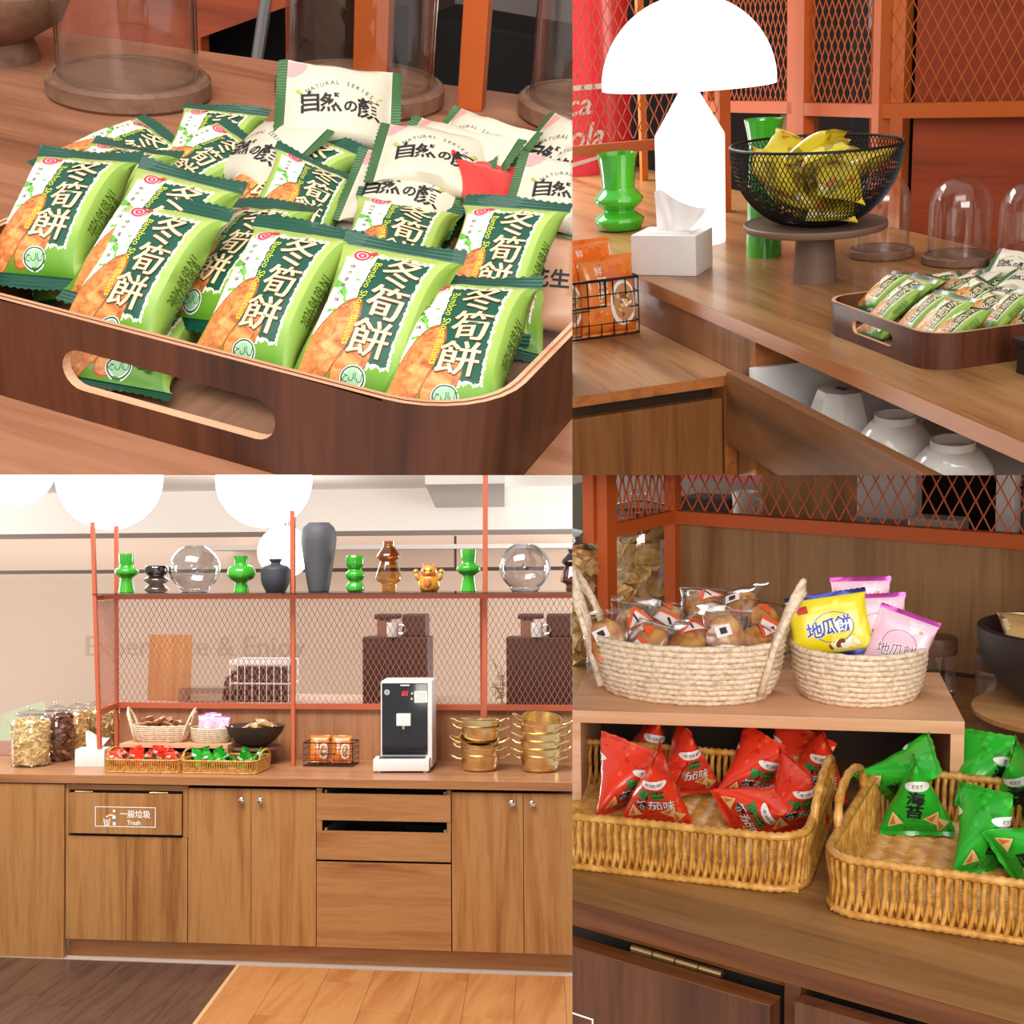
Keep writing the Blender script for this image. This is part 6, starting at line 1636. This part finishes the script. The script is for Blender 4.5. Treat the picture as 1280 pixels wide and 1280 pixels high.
for i, ch in enumerate('地瓜餅'):
    for k in range(6): lay(pm, glyphs(ch, 0.019), S, 0.017 + 0.018 * i + 0.0011 * cos(k), 0.038 + 0.003 * i + 0.0011 * sin(k), 0.1, 1, 1, 1, 0.0004)
    lay(pm, glyphs(ch, 0.019), S, 0.017 + 0.018 * i, 0.038 + 0.003 * i, 0.1, 1, 1, 0, 0.0008)
rr_ = random.Random(2)
for i in range(8): lay(pm, disc2(rr_.uniform(0.004, 0.008), 9, 0, 0.7), S, rr_.uniform(0.02, 0.062), rr_.uniform(0.006, 0.018), 0, 1, 1, rr_.choice((2, 3)), 0.0005 + 0.00005 * i)
lay(pm, disc2(0.024, 20, 0.0232), S, 0.036, 0.050, 0, 1, 0.8, 0, 0.0004); lay(pm, rect2(0.005, 0.004), S, 0.058, 0.074, 0, 1, 1, 3, 0.0004)
kpm = pm.mesh('printed_lettering', [PURP, WHITE_INK, CHOC, plain('gold_ink', 'D9A93B', 0.5)], False)
o = single('yellow_potato_packet', yme, None, 'yellow packet with blue lettering and navy seal in the round rope basket', 'snack packet', (-0.084, 0.536, 0.230), E3(0.42, 1.40, 0) @ Matrix.Rotation(0.17, 4, 'Z')); part('printed_lettering', ypm, None, o)
for x, y, z, a, b, c_, lab in ((-0.060, 0.590, 0.240, 0.40, 1.45, -0.05, 'tall pink packet with purple seal at the back of the round basket'), (-0.030, 0.572, 0.222, 0.38, 1.40, -0.08, 'pink packet in the middle, between the yellow and the tilted one'), (0.006, 0.560, 0.204, 0.25, 1.30, 0.30, 'tilted pink packet at the right of the round rope basket')):
    o = single('pink_potato_packet', kme, None, lab, 'snack packet', (x, y, z), E3(a, b, 0) @ Matrix.Rotation(-c_, 4, 'Z'), 'pink packets in the close round basket'); part('printed_lettering', kpm, None, o)
# wicker baskets with pyramid packs
wicker_basket('wicker_basket', 'close honey wicker basket of red packs at the left', (-0.161, 0.249, 0), 0.30, 0.36, 0.30, 0.066, 'close wicker baskets', 1.25)
wicker_basket('wicker_basket', 'close honey wicker basket of green packs at the right', (0.235, 0.326, 0), 0.21, 0.36, 0.335, 0.066, 'close wicker baskets', 1.25)
RP = [((-0.262, 0.262, 0.012), (1.5, 0.15, 0.10), 'red pyramid pack at the left end, its seam facing forward'), ((-0.300, 0.392, 0.016), (0.6, -0.05, 0.25), 'red pyramid pack at the back left, pointed tip up'), ((-0.205, 0.352, 0.020), (0.75, 0.0, -0.05), 'tall red pyramid pack in the middle left with white oval'),
      ((-0.190, 0.245, 0.014), (0.40, 0.05, 0.0), 'front red pyramid pack with green and white words upright'), ((-0.135, 0.372, 0.016), (1.1, 0.1, 0.35), 'red pyramid pack lying in the middle right'), ((-0.105, 0.285, 0.020), (0.3, 0.15, 1.1), 'red pyramid pack lying on its side at the front middle'),
      ((-0.055, 0.425, 0.022), (0.5, 0.0, 0.12), 'red pyramid pack at the back right, sharp tip highest'), ((-0.028, 0.318, 0.016), (0.9, 0.1, -0.1), 'red pyramid pack at the front right by the handle'), ((-0.110, 0.440, 0.012), (1.6, 0.3, 0.3), 'red pyramid pack half hidden behind the back right one'), ((-0.250, 0.310, 0.008), (0.2, 0.3, 0.8), 'red pyramid pack under the others at left')]
for i, (l, e, lab) in enumerate(RP): tetra('red', i, lab, l, E3(*e), 'red pyramid packs in the close basket', 1.0)
GP = [((0.035, 0.432, 0.040), (0.55, 0.35, 0.75), 'green pyramid pack tipped on its seam at the left of the basket'), ((0.100, 0.392, 0.014), (0.40, -0.18, -0.05), 'upright green pyramid pack with full black words facing forward'), ((0.140, 0.500, 0.026), (1.2, -0.1, 0.25), 'green pyramid pack at the back, top seam slanting'),
      ((0.200, 0.505, 0.020), (0.2, 0.1, -0.2), 'green pyramid pack at the back right, seam facing forward'), ((0.205, 0.325, 0.012), (1.05, -0.12, 0.10), 'green pyramid pack at the front right, narrow side forward'), ((0.238, 0.305, 0.030), (0.25, 0.1, 1.0), 'green pyramid pack cut by the right edge, words sideways'), ((0.262, 0.430, 0.016), (0.1, 0.0, -0.3), 'green pyramid pack at the right edge behind the sideways one'), ((0.29, 0.52, 0.03), (1.0, 0.2, 0.4), 'green pyramid pack at the right edge, topmost')]
for i, (l, e, lab) in enumerate(GP): tetra('green', i, lab, l, E3(*e), 'green pyramid packs in the close basket', 1.0)
# right end: carved bowl on a stand, small lidded glasses
t = thing('snack_bowl', 'charred wood bowl cut by the right edge of the lower right picture', 'bowl', (0.145, 0.86, 0.075))
m = MB(); m.lathe([(0.001, 0.0), (0.045, 0.0), (0.09, 0.03), (0.116, 0.07), (0.124, 0.100), (0.124, 0.118), (0.116, 0.120), (0.108, 0.105), (0.08, 0.045), (0.001, 0.02)], 48); part('bowl_body', m, plain('charred_bowl_wood', '2E211C', 0.62, vary=0.3), t, True, 50)
t = thing('bowl_stand', 'light wooden cake stand under the charred bowl', 'stand', (0.145, 0.86, 0.0))
m = MB(); m.lathe([(0.001, 0.0), (0.06, 0.0), (0.055, 0.01), (0.03, 0.025), (0.03, 0.04), (0.09, 0.05), (0.128, 0.060), (0.130, 0.068), (0.124, 0.072), (0.001, 0.072)], 48); part('stand_body', m, wood('light_stand_wood', '9C6A3C', 'B4824F', 'C39562', 'X', 0.45), t, True, 45)
o = single('beige_packet', beige_sm, None, 'beige wrapped snack showing over the rim of the charred bowl', 'snack packet', (0.095, 0.82, 0.193), E3(0.5, 0.4, 0.1))
def lidded_glass(loc, r, h, label):
    t = thing('lidded_glass', label, 'glass jar', loc, 0, 'small lidded glasses')
    m = MB(); p = [(r * 0.95, 0.0), (r, 0.004), (r, h)]; m.lathe([(0.001, 0.0)] + p + [(x - 0.003, z) for x, z in p[::-1]] + [(0.001, 0.006)], 32); part('glass_body', m, JARG, t, True, 40)
    m = MB(); m.lathe([(0.001, h), (r * 1.05, h), (r * 1.08, h + 0.003), (r * 1.08, h + 0.026), (r * 1.02, h + 0.029), (0.001, h + 0.029)], 32); part('wooden_lid', m, W_BASE, t, True, 40, 'dark wooden lid')
lidded_glass((-0.13, 1.10, 0), 0.030, 0.072, 'small glass with wooden lid just right of the round rope basket'); lidded_glass((0.015, 1.0, 0), 0.045, 0.085, 'small glass with wooden lid left of the charred bowl')
# jars at the left and things behind the screen
jar((-0.925, 1.40, 0), 0.100, 0.29, 'glass jar of ridged crisps seen between the orange posts', CRISP, 'ridged crisps heaped in the jar between the posts', 21, (0.030, 0.022, 0.0016), 170, True, 0.80)
jar((-0.845, 0.96, 0), 0.092, 0.29, 'glass jar of peanut puffs at the left border of the lower right picture', PEANUT, 'peanut puffs in the left border jar', 22, (0.016, 0.010, 0.007), 300)
m = MB(); m.add([(-0.25, 0, 0), (0.02, 0, 0), (0.10, 0, 0.03), (0.13, 0, 0.16), (0.03, 0, 0.13), (-0.2, 0, 0.06)] + [(-0.25, 0.04, 0), (0.02, 0.04, 0), (0.10, 0.04, 0.03), (0.13, 0.04, 0.16), (0.03, 0.04, 0.13), (-0.2, 0.04, 0.06)], [(0, 1, 2, 3, 4, 5), (11, 10, 9, 8, 7, 6)] + [(i, (i + 1) % 6, 6 + (i + 1) % 6, 6 + i) for i in range(6)])
single('menu_board', m, plain('moss_grey_board', '6E6C55', 0.6), 'moss grey board corner behind the left jar and orange post', 'board', (-1.28, 1.58, 0.126), 0.1, smooth=False)
m = MB(); m.box((-0.4, -0.06, 0.0), (0.25, 0.06, 0.125), bev=0.004); single('board_base', m, plain('dark_box', '3A2A26', 0.6), 'dark box under the moss grey board', 'box', (-1.28, 1.60, 0.0), 0.1, smooth=False)
struct('wall_back', MB().box((-7, 4.2, -0.6), (5, 4.3, 3.0)), plain('grey_beige_wall', 'D6CCC4', 0.8, vary=0.02), 'grey beige wall far behind the baskets')
struct('trim_2', MB().box((-7, 4.17, -0.15), (5, 4.2, 0.04)), plain('maroon_trim', '6A2A26', 0.6), 'maroon strip low on the far grey wall', cat='trim')
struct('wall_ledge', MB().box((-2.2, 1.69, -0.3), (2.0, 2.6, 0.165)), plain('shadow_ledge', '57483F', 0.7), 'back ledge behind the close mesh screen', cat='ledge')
m = MB(); m.box((-0.14, -0.01, 0), (0.14, 0.01, 0.30), bev=0.004); single('wooden_board', m, wood('walnut_board', '80542F', '9A6C42', 'AC7E52', 'Z', 0.5), 'walnut board standing behind the close mesh', 'board', (-0.712, 1.86, 0.165), 0.0, smooth=False)
m = MB(); m.box((-0.07, -0.05, 0), (0.07, 0.05, 0.055), bev=0.004); single('dark_canister', m, plain('coffee_brown_tin', '3A1E16', 0.5), 'low dark brown tin behind the close mesh', 'canister', (-0.985, 1.85, 0.165), 0.0, smooth=False)
t = thing('milk_jug', 'white milk jug behind the close mesh', 'jug', (-0.868, 1.80, 0.165))
m = MB(); m.lathe([(0.001, 0), (0.026, 0), (0.029, 0.01), (0.030, 0.055), (0.032, 0.078), (0.029, 0.078), (0.027, 0.01), (0.001, 0.006)], 24); part('jug_body', m, PORC, t)
m = MB(); m.tube([(0.029, 0, 0.062), (0.044, 0, 0.060), (0.046, 0, 0.035), (0.030, 0, 0.022)], 0.004, 7); part('handle', m, PORC, t)
m = MB(); m.box((-0.07, -0.05, 0), (0.07, 0.05, 0.16), bev=0.006); single('grey_box', m, plain('stone_grey_box', 'D8CEC6', 0.5), 'tall stone grey box right of the walnut board', 'box', (-0.515, 1.86, 0.165), 0.0, smooth=False)
m = MB(); m.box((-0.06, -0.04, 0), (0.06, 0.04, 0.05), bev=0.008); single('plastic_box', m, thin_glass('misty_plastic', (0.75, 0.78, 0.82), 0.2, 1.45, 3.0), 'misty plastic tub in front of the stone grey box', 'box', (-0.49, 1.74, 0.165), 0.0, smooth=False)
m = MB(); m.box((-0.055, -0.04, 0), (0.055, 0.04, 0.055), bev=0.006); single('steel_tub', m, plain('light_steel_tub', 'CFC9C4', 0.3, 0.5), 'light steel tub in front of the black machine', 'tub', (-0.365, 1.74, 0.165), 0.0, smooth=False)
m = MB(); m.box((-0.10, -0.05, 0), (0.085, 0.05, 0.26), bev=0.006); single('black_machine', m, BLACKM, 'black appliance behind the close mesh', 'appliance', (-0.345, 1.90, 0.165), 0.0, smooth=False)
m = MB(); m.box((-0.02, -0.03, 0), (0.02, 0.03, 0.26), bev=0.004); single('white_post', m, WHITE_INK, 'white upright panel beside the black appliance', 'panel', (-0.238, 1.82, 0.165), 0.0, smooth=False)
t = thing('wire_rack', 'black wire rack at the right behind the close mesh', 'rack', (-0.165, 1.82, 0.165))
m = MB()
for i in range(7): m.tube([(-0.045 + 0.03 * i, 0, 0), (-0.045 + 0.03 * i, 0, 0.26)], 0.0025, 5)
for z in (0.02, 0.12, 0.22): m.tube([(-0.05, 0, z), (0.14, 0, z)], 0.0035, 5)
part('rack_wires', m, BLACKWIRE, t, kind='stuff')

# ------------------------------------------------------------------ where two of the four sets meet, each ends at the plane between them
def trim():
    inv = CAM_M.inverted()
    tx = (715.5 - 640) / 1750.0; ty = (640 - 594.0) / 1750.0
    # keep tests in camera coordinates (x right, y up, looking along -z): x <= tx*(-z)  and  y >= ty*(-z)
    nx = Vector((1, 0, tx)).normalized(); ny = Vector((0, 1, ty)).normalized()
    keep = {1: (-nx, ny), 2: (nx, ny), 3: (-nx, -ny), 4: (nx, -ny)}
    bpy.context.view_layer.update()
    dead = []
    for o in list(COL.objects):
        if o.type != 'MESH': continue
        r = o
        while r.parent: r = r.parent
        s = r.get('set')
        if not s: continue
        M = inv @ o.matrix_world
        me = o.data
        n = len(me.vertices)
        if n == 0: continue
        co = np.empty(n * 3, np.float32); me.vertices.foreach_get('co', co)
        A = np.array(M); P = co.reshape(-1, 3) @ A[:3, :3].T + A[:3, 3]
        cuts = []
        gone = False
        for k in keep[s]:
            dd = P @ np.array(k)
            if dd.max() < 1e-5: gone = True; break
            if dd.min() < -1e-5: cuts.append(k)
        if gone: dead.append(o); continue
        if not cuts: continue
        if me.users > 1:
            me = me.copy(); o.data = me
        bm = bmesh.new(); bm.from_mesh(me)
        Mi = M.inverted(); N3 = M.to_3x3().transposed()
        for k in cuts:
            co0 = Mi.translation; no = (N3 @ k).normalized()
            geom = bm.verts[:] + bm.edges[:] + bm.faces[:]
            res = bmesh.ops.bisect_plane(bm, geom=geom, dist=1e-7, plane_co=co0, plane_no=no, clear_inner=True)
            if len(bm.faces) < 4000:
                ed = [e for e in res['geom_cut'] if isinstance(e, bmesh.types.BMEdge) and e.is_valid and len(e.link_faces) == 1]
                if ed:
                    try: bmesh.ops.holes_fill(bm, edges=ed, sides=0)
                    except Exception: pass
        if len(bm.faces) == 0: dead.append(o)
        else: bm.to_mesh(me); me.update()
        bm.free()
    for o in dead:
        for c in list(o.children):
            if c not in dead:
                mw = c.matrix_world.copy(); c.parent = o.parent; c.matrix_world = mw
    for o in dead:
        bpy.data.objects.remove(o)
    for o in list(COL.objects):
        if o.type == 'EMPTY' and not o.children and o.get('set'): bpy.data.objects.remove(o)
        elif o.get('set') is not None: del o['set']
trim()
